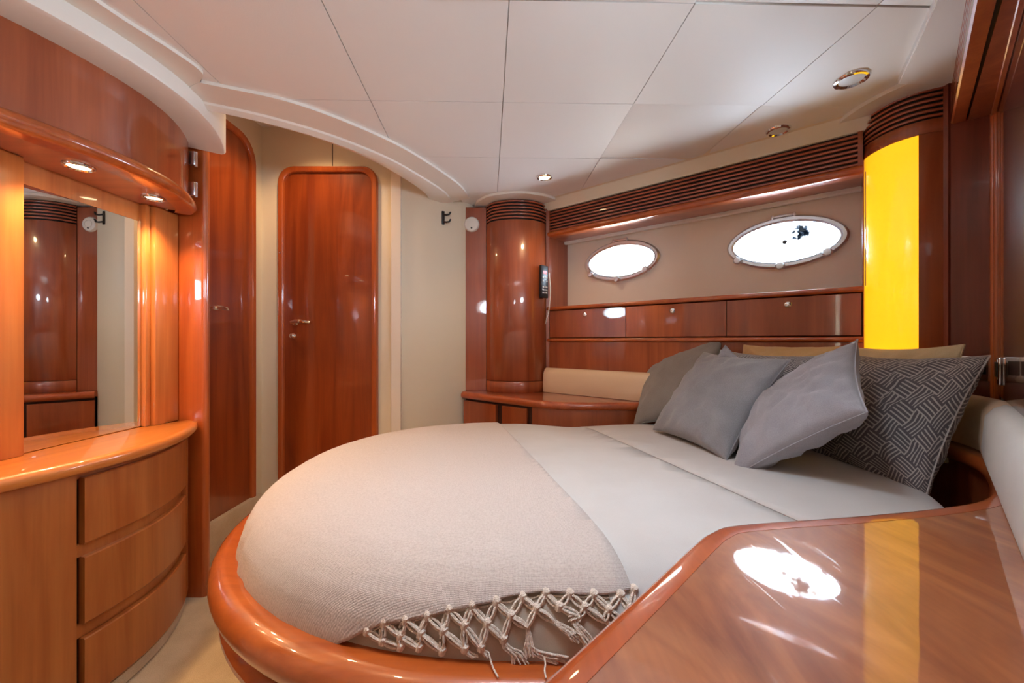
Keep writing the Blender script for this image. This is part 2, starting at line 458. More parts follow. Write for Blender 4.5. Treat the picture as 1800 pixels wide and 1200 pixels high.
for pc in minus_entry(base): prism_bm(pc, ZC+.008, ZC+.03, bm)
ceil = tag(mesh_obj('ceiling', bm, 'ceil', smooth=False), kind='structure')
bm = bmesh.new()
for pc in minus([(-1.85, -1.7), (2.05, -1.7), (2.05, 3.1), (-1.85, 3.1)], HATCH): prism_bm(pc, 2.17, 2.21, bm)
mesh_obj('deck_underside', bm, 'ceil', ceil, smooth=False)
gp = lambda i, j: (-.0305+i*.44-.024*j, 1.333+i*.0097+j*.4)
for j in range(-2, 3):
    for i in range(-3, 3):
        q = [gp(i, j), gp(i+1, j), gp(i+1, j+1), gp(i, j+1)]
        if i == -3 and j == -1: pass
        q = clip(q, COVE_B, COVE_A); 
        if len(q) < 3: continue
        q = clip(q, (-1.02, 3), (-1.02, -3))
        q = clip(q, (1.0, .885), (1.33, 1.215)) if len(q) > 2 else q
        if len(q) < 3: continue
        # inset for the joint
        c = Vector((sum(p[0] for p in q)/len(q), sum(p[1] for p in q)/len(q)))
        def ins(poly, d):
            out = poly
            k = len(poly)
            A = sum(poly[a][0]*poly[(a+1) % k][1]-poly[(a+1) % k][0]*poly[a][1] for a in range(k))
            if A < 0: poly = poly[::-1]; out = poly
            for a in range(k):
                p, r = Vector(poly[a]), Vector(poly[(a+1) % k]); e = (r-p)
                if e.length < 1e-6: continue
                n = Vector((-e.y, e.x)).normalized()*d
                out = clip(out, p+n, r+n)
                if len(out) < 3: return []
            return out
        q1 = ins(q, .0014); 
        if len(q1) < 3: continue
        pcs = minus_entry(q1)
        if not pcs: continue
        bm = bmesh.new()
        cut = len(pcs) > 1 or abs(area(pcs[0])-area(q1)) > 1e-6
        for pc in pcs:
            if area(pc) < 2e-5: continue
            if cut: prism_bm(pc, ZC, ZC+.008, bm)
            else:
                q2 = ins(q, .010)
                lo = [bm.verts.new((p[0], p[1], ZC+.0035)) for p in pc]
                k = len(pc)
                hi = [bm.verts.new((p[0], p[1], ZC+.0085)) for p in pc]
                if len(q2) == k:
                    ll = [bm.verts.new((p[0], p[1], ZC)) for p in q2]
                    for a in range(k):
                        bm.faces.new((lo[a], lo[(a+1) % k], ll[(a+1) % k], ll[a])); bm.faces.new((lo[a], hi[a], hi[(a+1) % k], lo[(a+1) % k]))
                    bm.faces.new(ll)
                else: bm.free(); bm = bmesh.new(); prism_bm(pc, ZC, ZC+.008, bm)
        if not bm.faces: bm.free(); continue
        mesh_obj('ceiling_panel', bm, 'ceil', ceil, sharp=50)
hw = thing('window_5', ((HX0+HX1)/2, (HY0+HY1)/2, ZC), kind='structure')
hp_ = HATCH+HATCH[:1]
sweep('hatch_trunk', HATCH, rect(.0, .02, ZC-.006, 2.225), 'trimw', hw, closed=True)
sweep('hatch_frame', HATCH, rect(-.022, .03, 2.21, 2.235, .003), 'steel', hw, closed=True)
bm = bmesh.new(); box_bm(((HX0+HX1)/2, (HY0+HY1)/2, 2.222), (HX1-HX0-.02, HY1-HY0-.02, .008), bm); mesh_obj('pane', bm, 'glass', hw, smooth=False)
ld = bpy.data.lights.new('hatch_portal', 'AREA'); ld.shape = 'RECTANGLE'; ld.size = HX1-HX0; ld.size_y = HY1-HY0; ld.cycles.is_portal = True
lo = bpy.data.objects.new('hatch_portal', ld); COL.objects.link(lo); lo.location = ((HX0+HX1)/2, (HY0+HY1)/2, 2.245)
# access panel by the forward corner
bm = prism_bm([(.80, .70), (.925, .70), (1.335, 1.205), (1.175, 1.212), (.985, .93)], ZC-.020, ZC+.004)
bmesh.ops.bevel(bm, geom=[e for e in bm.edges if all(abs(v.co.z-(ZC-.020)) < 1e-4 for v in e.verts) and len(e.link_faces) == 2 and e.calc_face_angle(0) > .5], offset=.003, segments=2, affect='EDGES')
mesh_obj('access_panel', bm, 'ceil', ceil)

# curved trim where the headlining steps up over the entry
I_ = [(-.955, 1.215), (-.898, 1.240), (-.748, 1.308), (-.61, 1.425), (-.46, 1.609), (-.341, 1.836), (-.262, 2.036), (-.235, 2.20)]
M_ = [(-1.10, 1.285), (-1.024, 1.308), (-.86, 1.39), (-.69, 1.52), (-.53, 1.71), (-.42, 1.93), (-.355, 2.10), (-.335, 2.25)]
L_ = [(-1.14, 1.315), (-1.05, 1.345), (-.90, 1.425), (-.745, 1.545), (-.61, 1.72), (-.51, 1.94), (-.462, 2.10), (-.455, 2.22)]
I_, M_, L_ = (smooth_path(x, 6) for x in (I_, M_, L_))
bm = bmesh.new(); rows = []
for a, b, c in zip(I_, M_, L_):
    a, b, c = Vector(a), Vector(b), Vector(c); q = b+(a-b)*.04; e = b+(c-b)*.5
    pts = [(a, ZC+.004), (a, ZC-.010), (q, ZC-.012), (b, ZC-.018), (e, ZC-.026), (c, ZC-.016), (c+(c-a)*.06, ZC+.02), (c+(c-a)*.06, 2.17), (a, 2.17)]
    rows.append([bm.verts.new((p.x, p.y, z)) for p, z in pts])
for r0, r1 in zip(rows, rows[1:]):
    for k in range(len(r0)-1): bm.faces.new((r0[k], r0[k+1], r1[k+1], r1[k]))
bm.faces.new(rows[0]); bm.faces.new(rows[-1][::-1])
tag(mesh_obj('trim_1', bm, 'trimw', sharp=30), kind='structure')
# cornice over the vanity and its flat band
cp = CP(.30, 1.53, 24)
sweep('trim_2', cp, [(-.02, 1.742), (.085, 1.740), (.096, 1.744), (.10, 1.752), (.10, 1.90), (-.02, 1.90)], 'trimw')
tag(bpy.data.objects['trim_2'], kind='structure')
band = smooth_path([(-.995, .55), (-.985, .80), (-.960, .96), (-.925, 1.08), (-.912, 1.17), (-.955, 1.217)], 6)
bm = bmesh.new()
R1 = [bm.verts.new((x, y, ZC-.010)) for x, y in band]; R2 = [bm.verts.new((C(min(y+.06*i/len(band), 1.35))+.095, min(y+.085*i/len(band), 1.35), ZC-.008)) for i, (x, y) in enumerate(band)]
R0 = [bm.verts.new((x, y, ZC+.006)) for x, y in band]
for i in range(len(band)-1): bm.faces.new((R1[i], R1[i+1], R2[i+1], R2[i])); bm.faces.new((R0[i], R0[i+1], R1[i+1], R1[i]))
tag(mesh_obj('trim_3', bm, 'trimw', sharp=30), kind='structure')
# cove between headlining and port louvres, crescents round the two columns
cv = [tuple(Vector(HW0)-hd*.10), tuple(Vector(HW1)+hd*.02)]
sweep('trim_4', cv, [(-.02, 1.752), (.006, 1.752), (.014, 1.768), (.045, ZC-.002), (.10, ZC+.006), (-.02, ZC+.02)], 'cream')
tag(bpy.data.objects['trim_4'], kind='structure')
WC = smooth_path([(-.148, 2.300), (-.115, 2.245), (-.05, 2.208), (.03, 2.196), (.11, 2.212), (.17, 2.255), (.198, 2.30)], 5)
LC = smooth_path([(1.280, 1.455), (1.256, 1.415), (1.247, 1.365), (1.2505, 1.315), (1.268, 1.276), (1.297, 1.248), (1.331, 1.229)], 5)
bm = prism_bm(smooth_path([(-.20, 2.26), (-.12, 2.16), (.03, 2.115), (.16, 2.15), (.24, 2.21)], 5)+[(.26, 2.33), (-.22, 2.33)], ZC-.013, ZC+.004)
tag(mesh_obj('trim_5', bm, 'trimw', smooth=False), kind='structure')
bm = prism_bm(smooth_path([(1.185, 1.46), (1.175, 1.40), (1.178, 1.32), (1.195, 1.25), (1.215, 1.212)], 5)+[(1.33, 1.208), (1.36, 1.46)], ZC-.013, ZC+.004)
tag(mesh_obj('trim_6', bm, 'trimw', smooth=False), kind='structure')

# ------------------------------------------------------------------ doors
def rrect(x0, x1, z0, z1, r, n=7):
    out = [(x0, z0), (x1, z0)]
    for i in range(n+1): a = math.pi/2*i/n; out.append((x1-r+r*math.cos(a), z1-r+r*math.sin(a)))
    for i in range(n+1): a = math.pi/2+math.pi/2*i/n; out.append((x0+r+r*math.cos(a), z1-r+r*math.sin(a)))
    return out
def upright_prism(pts, T, t0, t1, bm=None):
    """polygon (s, z) raised along local y between t0 and t1, mapped by T"""
    bm = bm or bmesh.new(); k = len(pts)
    A = [bm.verts.new(T @ Vector((s, t0, z))) for s, z in pts]; B = [bm.verts.new(T @ Vector((s, t1, z))) for s, z in pts]
    for i in range(k): bm.faces.new((A[i], A[(i+1) % k], B[(i+1) % k], B[i]))
    bm.faces.new(A); bm.faces.new(B[::-1]); return bm
def door(name, T, wdt, z0, z1, r, handle_s, handle_z, knob):
    loc = T @ Vector((wdt/2, 0, z0)); e = thing(name, loc, kind='structure')
    fw = .034
    leaf = mesh_obj('door_leaf', upright_prism(rrect(fw-.004, wdt-fw+.004, z0, z1-fw+.004, r-fw*.6), T, -.002, .006), 'door', e)
    out = rrect(0, wdt, z0, z1, r); inn = rrect(fw, wdt-fw, z0, z1-fw, r-fw*.6)
    bm = bmesh.new(); prof = [(0, -.002), (0, .014), (.18, .022), (.75, .022), (.93, .017), (1, .004)]
    rows = []
    for a, b in zip(out, inn): rows.append([bm.verts.new(T @ Vector((a[0]+(b[0]-a[0])*f, d, a[1]+(b[1]-a[1])*f))) for f, d in prof])
    rows = rows[1:]+rows[:1]
    for r0, r1 in zip(rows, rows[1:]):
        for k in range(len(prof)-1): bm.faces.new((r0[k], r0[k+1], r1[k+1], r1[k]))
    mesh_obj('door_frame', bm, 'mouldv', e, sharp=40)
    h = bmesh.new()
    lathe_bm([(0, 0), (.017, 0), (.017, .004), (.009, .008), (.008, .03), (0, .03)], 16, T @ Matrix.Translation((handle_s, .006, handle_z)) @ Matrix.Rotation(-math.pi/2, 4, 'X'), h)
    tube_bm([T @ Vector((handle_s+x, .006+y, handle_z+z)) for x, y, z in ((-.008, .032, 0), (.01, .036, .001), (.04, .037, .003), (.07, .034, .002), (.09, .028, -.002))], 0.0100, 10, h, [.9, 1.1, 1, .85, .55])
    mesh_obj('handle', h, 'chrome', leaf)
    if knob:
        k = lathe_bm([(0, 0), (.015, 0), (.015, .004), (.007, .007), (.011, .013), (.012, .019), (.006, .023), (0, .023)], 16, T @ Matrix.Translation((handle_s-.012, .006, handle_z-.073)) @ Matrix.Rotation(-math.pi/2, 4, 'X'))
        mesh_obj('knob', k, 'chrome', leaf)
        k = lathe_bm([(0, 0), (.006, 0), (.006, .002), (0, .003)], 12, T @ Matrix.Translation((.016, .021, 1.48)) @ Matrix.Rotation(-math.pi/2, 4, 'X'))
        mesh_obj('frame_button', k, 'chrome', e)
    return e
T1 = frame_T((-1.365, 1.70, 0), (0, 1, 0), (1, 0, 0), (0, 0, 1))   # on the left wall: s runs aft to port, face +X
T1.translation = Vector((-1.364, 1.70, 0))
door('door_1', T1, .395, .19, 2.05, .13, .075, 1.150, False)
T2 = frame_T((-1.268, 2.170, 0), (1, 0, 0), (0, -1, 0), (0, 0, 1))
door('door_2', T2, .540, .16, 1.950, .085, .092, 1.104, True)
bm = bmesh.new(); box_bm((-1.352, 1.86, .095), (.034, .54, .19), bm, bev=.006)
tag(recentre(mesh_obj('door_step', bm, 'carpet')), 'carpeted step below the narrow left cabin door', 'step')

# ------------------------------------------------------------------ portholes
def porthole(name, o, d, n, glass, dot):
    """o centre on the wall face, d along wall, n into the room"""
    T = frame_T(o, d, n, (0, 0, 1)); e = thing(name, o, kind='structure')
    def ring(a, b, prof, p=1.9, ns=56):
        bm = bmesh.new(); rows = []
        for i in range(ns):
            t = 2*math.pi*i/ns; c, s = math.cos(t), math.sin(t)
            rows.append([bm.verts.new(T @ Vector(((a+r)*math.copysign(abs(c)**(2/p), c), y, (b+r)*math.copysign(abs(s)**(2/p), s)))) for r, y in prof])
        k = len(prof)
        for i in range(ns):
            for j in range(k): bm.faces.new((rows[i][j], rows[i][(j+1) % k], rows[(i+1) % ns][(j+1) % k], rows[(i+1) % ns][j]))
        return bm
    mesh_obj('flange', ring(PA, PB_, [(-.012, -.04), (-.012, .004), (.008, .006), (.014, .002), (.014, -.002), (-.009, -.04)]), 'whitep', e)
    mesh_obj('sash', ring(PA, PB_, [(-.013, .004), (-.013, .016), (-.005, .024), (.007, .024), (.014, .016), (.014, .004)]), 'steel', e)
    # the pane keeps its own origin so that the stain sits on the glass
    bm = bmesh.new(); pts = oval(0, 0, PA-.008, PB_-.008, 48, 1.9)
    A = [bm.verts.new((s, .007, z)) for s, z in pts]; B = [bm.verts.new((s, .012, z)) for s, z in pts]
    bm.faces.new(A); bm.faces.new(B[::-1])
    for i in range(48): bm.faces.new((A[i], A[(i+1) % 48], B[(i+1) % 48], B[i]))
    g = mesh_obj('pane', bm, glass, None, smooth=False); g.parent = e; g.matrix_parent_inverse = Matrix.Identity(4)
    g.matrix_basis = T.to_3x3().to_4x4()
    for s, z in ((-.172, -.060), (-.01, -.104), (.150, -.068)):
        k = bmesh.new()
        lathe_bm([(0, 0), (.008, 0), (.008, .020), (.016, .022), (.018, .032), (.013, .040), (0, .041)], 14, T @ Matrix.Translation((s, .006, z)) @ Matrix.Rotation(-math.pi/2, 4, 'X'), k)
        mesh_obj('clamp_knob', k, 'steel', e)
    hb = bmesh.new()
    box_bm(T @ Vector((.0, .012, PB_+.018)), (.085, .012, .010), hb, T.to_3x3(), .002)
    for s in (-.04, .04): box_bm(T @ Vector((s, .014, PB_+.012)), (.008, .016, .026), hb, T.to_3x3(), .002)
    mesh_obj('hinge', hb, 'steel', e)
    if dot: mesh_obj('centre_stud', lathe_bm([(0, 0), (.009, 0), (.009, .006), (0, .008)], 14, T @ Matrix.Translation((.005, .012, 0)) @ Matrix.Rotation(-math.pi/2, 4, 'X')), 'blackp', e)
    # light portal filling the opening: only guides the sampling of the sky
    ld = bpy.data.lights.new('porthole_portal', 'AREA'); ld.shape = 'ELLIPSE'; ld.size = PA*2; ld.size_y = PB_*2
    ld.cycles.is_portal = True
    lo = bpy.data.objects.new('porthole_portal', ld); COL.objects.link(lo)
    lo.matrix_world = frame_T(Vector(o)-Vector(n)*.055, d, (0, 0, 1), -Vector(n))
    return e
d3 = Vector((hd.x, hd.y, 0)); n3 = Vector((hn.x, hn.y, 0))
for k, (s, z) in enumerate(PORTS):
    c = BW0+hd*(BOFF+s); porthole('window_%d' % (k+1), (c.x, c.y, z), d3, n3, 'glass_s' if k == 1 else 'glass', k == 1)
ds = Vector((sd.x, sd.y, 0)); ns = Vector((sn.x, sn.y, 0))
for k, (s, z) in enumerate(SP):
    c = st0+sd*s; porthole('window_%d' % (k+3), (c.x, c.y, z), ds, ns, 'glass', False)

# ------------------------------------------------------------------ vanity on the left
V = thing('vanity_cabinet', (-1.2, 1.2, 0), 'bow-fronted cherry vanity base with three handleless drawers beside the bed foot', 'cabinet')
Y0, YD, Y1 = .45, 1.038, 1.55
sweep('carcass', CP(Y0, 1.548, 22), [(-.045, .045), (-.045, .655), (-.19, .655), (-.19, .045)], 'shadow', V)
sweep('cabinet_door', CP(Y0, YD-.006, 14), rect(-.040, -.018, .045, .655, .002), 'drawer', V)
sweep('top_rail', CP(YD-.006, Y1, 12), rect(-.045, -.036, .636, .657), 'drawer', V)
for z0, z1 in ((.462, .640), (.250, .430), (.045, .214)):
    d = sweep('drawer', CP(YD+.012, 1.488, 14), [(-.038, z0), (-.022, z0+.001), (-.018, z0+.006), (-.018, z1-.003), (-.021, z1), (-.038, z1)], 'drawer', V)
sweep('stile', CP(1.494, Y1-.002, 4), rect(-.06, -.018, .045, .655, .003), 'drawer', V)
for z0, z1 in ((.432, .458), (.218, .246)):
    sweep('drawer_divider', CP(YD+.004, 1.492, 12), rect(-.05, -.034, z0-.004, z1+.004, .002), 'drawer', V)
sweep('plinth', CP(Y0, Y1-.002, 20), rect(-.19, -.026, 0, .044, .006), 'carpet', V)
ct = thing('vanity_counter', (-1.2, 1.2, .657), 'glossy orange cherry vanity top with rounded front edge under the mirror', 'counter')
path = CP(Y0, 1.535, 26)+[(-1.262, 1.556)]
sweep('counter_top', path, bull(-.235, .014, .657, .694), 'honey_top', ct)
# mirror niche
bm = bmesh.new(); box_bm((-1.352, 1.0, 1.10), (.024, 1.10, .82), bm)
nb = thing('niche_panelling', (-1.33, 1.1, .694), 'warm honey veneer panels lining the niche either side of the mirror', 'panelling')
mesh_obj('back_board', bm, 'honey', nb, smooth=False)
for y0, y1, x in ((.45, 1.070, -1.310), (1.4305, 1.449, -1.316), (1.452, 1.552, -1.300)):
    bm = bmesh.new(); box_bm(((x-1.345)/2, (y0+y1)/2, 1.094), (x+1.345, y1-y0, .80), bm, bev=.003); mesh_obj('panel', bm, 'honey', nb)
bm = bmesh.new(); box_bm((-1.3355, 1.2505, 1.063), (.008, .357, .734), bm, bev=.001)
tag(recentre(mesh_obj('wall_mirror', bm, 'mirror', smooth=False)), 'tall frameless mirror above the vanity top', 'mirror')
# upper cabinet
U = thing('overhead_cabinet', (-1.2, 1.1, 1.49), 'bow-fronted glossy cherry cabinet above the vanity mirror', 'cabinet')
sweep('cabinet_front', CP(.40, 1.492, 22), rect(-.03, -.012, 1.528, 1.745, .002), 'cherry', U)
sweep('light_rail', CP(.40, 1.515, 24)+[(-1.245, 1.545)], bull(-.05, .012, 1.488, 1.532), 'mould', U)
sweep('soffit', CP(.40, 1.53, 20), rect(-.235, -.045, 1.494, 1.512), 'cherry_h', U)
bm = bmesh.new(); box_bm((-1.30, .95, 1.63), (.09, 1.16, .23), bm); mesh_obj('body', bm, 'cherry', U, smooth=False)
for z in (1.575, 1.69):
    bm = bmesh.new(); box_bm((-1.205, 1.502, z), (.022, .014, .052), bm, bev=.003); tube_bm([(-1.199, 1.511, z-.028), (-1.199, 1.511, z+.028)], .005, 8, bm)
    mesh_obj('hinge', bm, 'steel', U)
bm = bmesh.new()
pp = [(-1.345, 1.556), (-1.215, 1.556)]+[(-1.215+.017*math.sin(a), 1.573-.017*math.cos(a)) for a in [math.pi*i/10 for i in range(1, 10)]]+[(-1.215, 1.59), (-1.345, 1.59)]
prism_bm(pp, 0, 1.86, bm)
tag(recentre(mesh_obj('end_panel', bm, 'mouldv')), 'full-height orange cherry post with rounded edge between vanity and narrow door', 'panel')

def downlight(name, loc, r, lit, label, group, energy=0, angle=2.2, col=(1, .64, .32)):
    e = thing(name, loc, label, 'light', group)
    T = Matrix.Translation(loc) @ Matrix.Rotation(math.pi, 4, 'X')
    mesh_obj('bezel', lathe_bm([(r*.66, -.002), (r*.68, .003), (r*.80, .0075), (r*.93, .006), (r, .0), (r, -.004), (r*.66, -.004)], 32, T), 'chrome', e)
    mesh_obj('lens', lathe_bm([(0, .0035), (r*.45, .003), (r*.70, .0015), (r*.70, -.003), (0, -.003)], 28, T), 'bulb' if lit else 'frost', e)
    if energy:
        ld = bpy.data.lights.new(name+'_bulb', 'SPOT'); ld.energy = energy; ld.color = col; ld.spot_size = angle; ld.spot_blend = .7; ld.shadow_soft_size = r*.6
        lo = bpy.data.objects.new(name+'_bulb', ld); COL.objects.link(lo); lo.location = Vector(loc)-Vector((0, 0, .012))
    return e
downlight('recessed_spotlight', (-1.218, 1.120, 1.494), .036, True, 'lit chrome-rimmed spotlight under overhead cabinet, nearer the left picture edge', 'spotlights over the vanity', 7.5)
downlight('recessed_spotlight', (-1.228, 1.365, 1.494), .034, True, 'lit chrome-rimmed spotlight under overhead cabinet, nearer the post', 'spotlights over the vanity', 7.5)
downlight('recessed_spotlight', (-1.215, .80, 1.494), .036, True, 'lit spotlight under overhead cabinet beyond the left picture edge', 'spotlights over the vanity', 7.5)
downlight('ceiling_downlight', (.158, 1.938, ZC), .038, True, 'small lit warm ceiling downlight in front of the wardrobe column', 'ceiling downlights', 3)
downlight('ceiling_downlight', (1.009, 1.509, ZC), .042, False, 'unlit chrome ceiling downlight above the second porthole', 'ceiling downlights')
downlight('ceiling_downlight', (1.035, 1.215, ZC), .046, False, 'unlit chrome ceiling downlight nearest the access panel, largest in view', 'ceiling downlights')
downlight('ceiling_downlight', (-.62, .72, ZC), .042, True, 'lit ceiling downlight above the passage by the vanity drawers', 'ceiling downlights', 5)
downlight('entry_downlight', (-1.02, 1.88, 2.168), .040, True, 'lit downlight over the doors behind the curved beam', 'ceiling downlights', 12)

# ------------------------------------------------------------------ wardrobe with curved louvred column
Wd = thing('corner_wardrobe', (0, 2.28, ZT), 'tall cherry corner wardrobe with curved door and louvred top beside the portholes', 'wardrobe')
flat = [(-.285, 2.300), (-.150, 2.302)]
sweep('side_panel', flat, rect(-.16, 0, ZT, 1.775, .001), 'cherry', Wd)
dr = sweep('wardrobe_door', WC, rect(-.022, 0, ZT+.065, 1.675, .0015), 'cherry', Wd, sharp=50)
sweep('lower_panel', WC, rect(-.022, 0, ZT, ZT+.062, .0015), 'cherry', Wd, sharp=50)
sweep('louvre_backing', WC, rect(-.045, -.009, 1.676, 1.795), 'black', Wd)
sweep('louvre_backing', [(-.15, 2.301), (.2, 2.30)], rect(-.10, -.05, ZT, 1.795), 'shadow', Wd)
NS = 6
for k in range(NS):
    z0 = 1.683+k*.0178
    sweep('slat', WC, rect(-.009, 0, z0+.001, z0+.0100, .0015), 'cherry_h', Wd, sharp=50)
sweep('side_strip', [(.196, 2.296), (.214, 2.296)], rect(-.14, .004, ZT, 1.785, .001), 'cherry', Wd)
c = bmesh.new(); pts = [(0, .035)]+[(-.018*math.sin(a), .035*math.cos(a)) for a in [math.pi*i/12 for i in range(1, 12)]]+[(0, -.035)]
upright_prism(pts, frame_T((-.136, 2.2965, 1.215), (-1, 0, 0), (.35, -.94, 0), (0, 0, 1)), -.02, .004, c)
mesh_obj('finger_pull', c, 'shadow', Wd)
sp = thing('round_speaker', (-.232, 2.299, 1.675), 'round white speaker on the flat wardrobe side panel near the ceiling', 'speaker')
T = frame_T((-.232, 2.300, 1.675), (1, 0, 0), (0, 0, 1), (0, -1, 0))
mesh_obj('housing', lathe_bm([(0, .017), (.028, .0165), (.038, .013), (.043, .006), (.044, 0), (0, 0)], 32, T), 'whitep', sp)
mesh_obj('sensor_dot', lathe_bm([(0, 0), (.005, 0), (.005, .002), (0, .003)], 12, T @ Matrix.Translation((0, -.024, .0165))), 'blackp', sp)
mesh_obj('grille_ring', lathe_bm([(.020, .0164), (.020, .0185), (.023, .0185), (.023, .0164)], 28, T), 'whitep', sp)
hk = thing('coat_hook', (-.385, 2.225, 1.68), 'small black hook on the cream wall left of the round speaker', 'hook')
R = Matrix.Rotation(.5, 3, 'Z'); b0 = Vector((-.386, 2.226, 1.69))
bm = bmesh.new(); box_bm(b0+R @ Vector((0, -.004, 0)), (.016, .008, .074), bm, R, .002); mesh_obj('back_plate', bm, 'blackp', hk)
for zz in (.018, -.022):
    bm = tube_bm([b0+R @ Vector(v) for v in ((0, -.006, zz), (.014, -.02, zz-.004), (.027, -.028, zz-.002), (.034, -.03, zz+.012))], .005, 8); mesh_obj('prong', bm, 'blackp', hk)
# control pad and its cable on the column
cpn = thing('control_panel', (.168, 2.24, 1.20), 'slim black keypad with red display on the curved wardrobe door', 'control panel')
nrm = Vector((.72, -.69, 0)).normalized(); tng = Vector((nrm.y*-1, nrm.x, 0)); T = frame_T((.1725, 2.243, 1.335), tng, nrm, (0, 0, 1))
Rk = T.to_3x3()
bm = box_bm(T @ Vector((0, .008, 0)), (.062, .016, .182), None, Rk, .003); mesh_obj('case', bm, 'blackp', cpn)
bm = box_bm(T @ Vector((0, .0165, .052)), (.030, .002, .016), None, Rk); mesh_obj('display', bm, 'red', cpn)
for zz in (.022, .004, -.030, -.046, -.062):
    for s in (-.016, 0, .016):
        if zz == .004 and s == 0: continue
        bm = box_bm(T @ Vector((s, .0168, zz)), (.010, .003, .009), None, Rk, .001); mesh_obj('button', bm, 'frost', cpn)
cb = tube_bm(smooth_path([(.205, 2.20, 1.38), (.212, 2.20, 1.28), (.205, 2.205, 1.18), (.192, 2.22, 1.12), (.188, 2.24, 1.10)], 6), .003, 8)
tag(recentre(mesh_obj('cable', cb, 'whitep')), 'thin white cable hanging beside the black keypad', 'cable')

# ------------------------------------------------------------------ port side: louvred pelmet, lockers, lower panel
hp = [HW0, HW1]
PM = thing('louvred_pelmet', (.7, 1.9, 1.60), 'long cherry louvred pelmet with rounded lower rail above both portholes', 'pelmet')
sweep('louvre_backing', hp, rect(-.04, -.009, 1.625, 1.755), 'black', PM)
for k in range(7):
    z0 = 1.632+k*.0172; sweep('slat', hp, rect(-.009, 0, z0, z0+.0090, .0015), 'cherry_h', PM)
for e0, e1 in ((0, .012), (1.352, 1.366)):
    a, b = Vector(HW0)+hd*e0, Vector(HW0)+hd*e1; sweep('end_stile', [a, b], rect(-.024, .002, 1.625, 1.755), 'cherry', PM)
sweep('lower_rail', hp, bull(-.045, .010, 1.600, 1.632), 'mould', PM)
sweep('underside_board', hp, rect(-.16, -.03, 1.604, 1.622), 'cherry_h', PM)
sweep('curtain_track', hp, rect(-.185, -.163, 1.588, 1.612, .003), 'whitep', PM)
LK = thing('locker_row', (.7, 1.9, .70), 'row of three flush cherry lockers with round knobs below the portholes', 'lockers')
sweep('carcass', hp, rect(-.18, -.022, .72, 1.176), 'shadow', LK)
sweep('ledge', hp, bull(-.20, .014, 1.178, 1.198), 'mould', LK)
def at_u(u):
    k = (u-900)/700; t = (k*HW0[1]-HW0[0])/(hd.x-k*hd.y); return t
us = [966, 1100, 1277, 1515]; kn = [(1028, 553), (1182, 546), (1385, 535)]
for a, b, (ku, kv) in zip(us, us[1:], kn):
    t0, t1 = at_u(a)+.0015, at_u(b)-.0015
    f = sweep('locker_flap', [Vector(HW0)+hd*t0, Vector(HW0)+hd*t1], rect(-.02, 0, 1.022, 1.174, .0015), 'cherry', LK)
    t = at_u(ku); p = Vector(HW0)+hd*t; z = 1+(600-kv)*p.y/700
    T = frame_T((p.x, p.y, z), d3, (0, 0, 1), n3)
    mesh_obj('knob', lathe_bm([(0, .009), (.005, .009), (.009, .007), (.0125, .004), (.013, 0), (0, 0)], 20, T), 'chrome', f)
sweep('rail', hp, bull(-.03, .012, .998, 1.018), 'mould', LK)
sweep('lower_panel', hp, rect(-.02, 0, .717, .996), 'cherry', LK)
for q, z in ((-.006, 1.39), (1.372, 1.39)):
    a = Vector(HW0)+hd*q; sweep('niche_jamb', [a, a+hd*.014], rect(-.20, .004, 1.198, 1.604, .001), 'cherry', LK)

# ------------------------------------------------------------------ lamp column
LCo = thing('lamp_column', (1.30, 1.34, ZT), 'rounded cherry corner column with louvred top right of the portholes', 'column')
ix = [i for i, p in enumerate(LC) if p[1] <= 1.262][0]
sweep('louvre_backing', LC, rect(-.03, -.009, 1.694, 1.79), 'black', LCo)
sweep('column_core', LC, rect(-.06, -.022, ZT, 1.79), 'black', LCo)
sweep('upper_face', LC, rect(-.022, 0, 1.652, 1.694, .001), 'cherry', LCo, sharp=50)
sweep('side_face', LC[ix:], rect(-.022, 0, ZT, 1.6515, .001), 'cherry', LCo, sharp=50)
sweep('edge_strip', LC[:4], rect(-.022, .002, ZT, 1.6515, .001), 'cherry', LCo, sharp=50)
for k in range(6):
    z0 = 1.7005+k*.0163; sweep('slat', LC, rect(-.009, 0, z0, z0+.0086, .0015), 'cherry_h', LCo, sharp=50)
bm = bmesh.new(); box_bm((1.336, 1.2225, 1.25), (.010, .014, 1.09), bm); mesh_obj('end_stile', bm, 'mahog', LCo)
lamp = sweep('column_lamp', LC[3:ix+1], rect(-.020, -.001, ZT+.01, 1.651, .001), 'lamp', None, sharp=60)
tag(recentre(lamp), 'tall curved yellow lamp panel set in the rounded column', 'lamp')

# ------------------------------------------------------------------ bow panels, sockets, overhead box
apx = Vector((1.400, 1.158))
bp = thing('bow_bulkhead', (1.37, 1.19, ZT), 'narrow dark cherry panel with a socket right of the yellow lamp column', 'panel')
sweep('board', [(1.337, 1.214), tuple(apx)], rect(-.02, 0, ZT, 1.79), 'mahog', bp)
bs = thing('bow_post', (1.40, 1.15, ZT), 'slim rounded cherry post where the two bow panels meet', 'post')
for p in ((1.3965, 1.1545), (1.3905, 1.1415)):
    mesh_obj('bead', lathe_bm([(0, ZT), (.0075, ZT), (.0075, 1.66), (0, 1.66)], 12, Matrix.Translation((p[0], p[1], 0))), 'mouldv', bs)
stb = [SB0+sd*.01, SB0+sd*.75]
ss = thing('starboard_panel', (1.2, .95, ZT), 'very dark polished panel at the right picture edge', 'panel')
sweep('board', stb, rect(-.03, 0, .85, 1.79), 'gloss_dark', ss)
sweep('lower_board', [stb[0], SB0+sd*3.0], rect(-.05, -.012, ZT-.01, .852), 'cherry', ss)
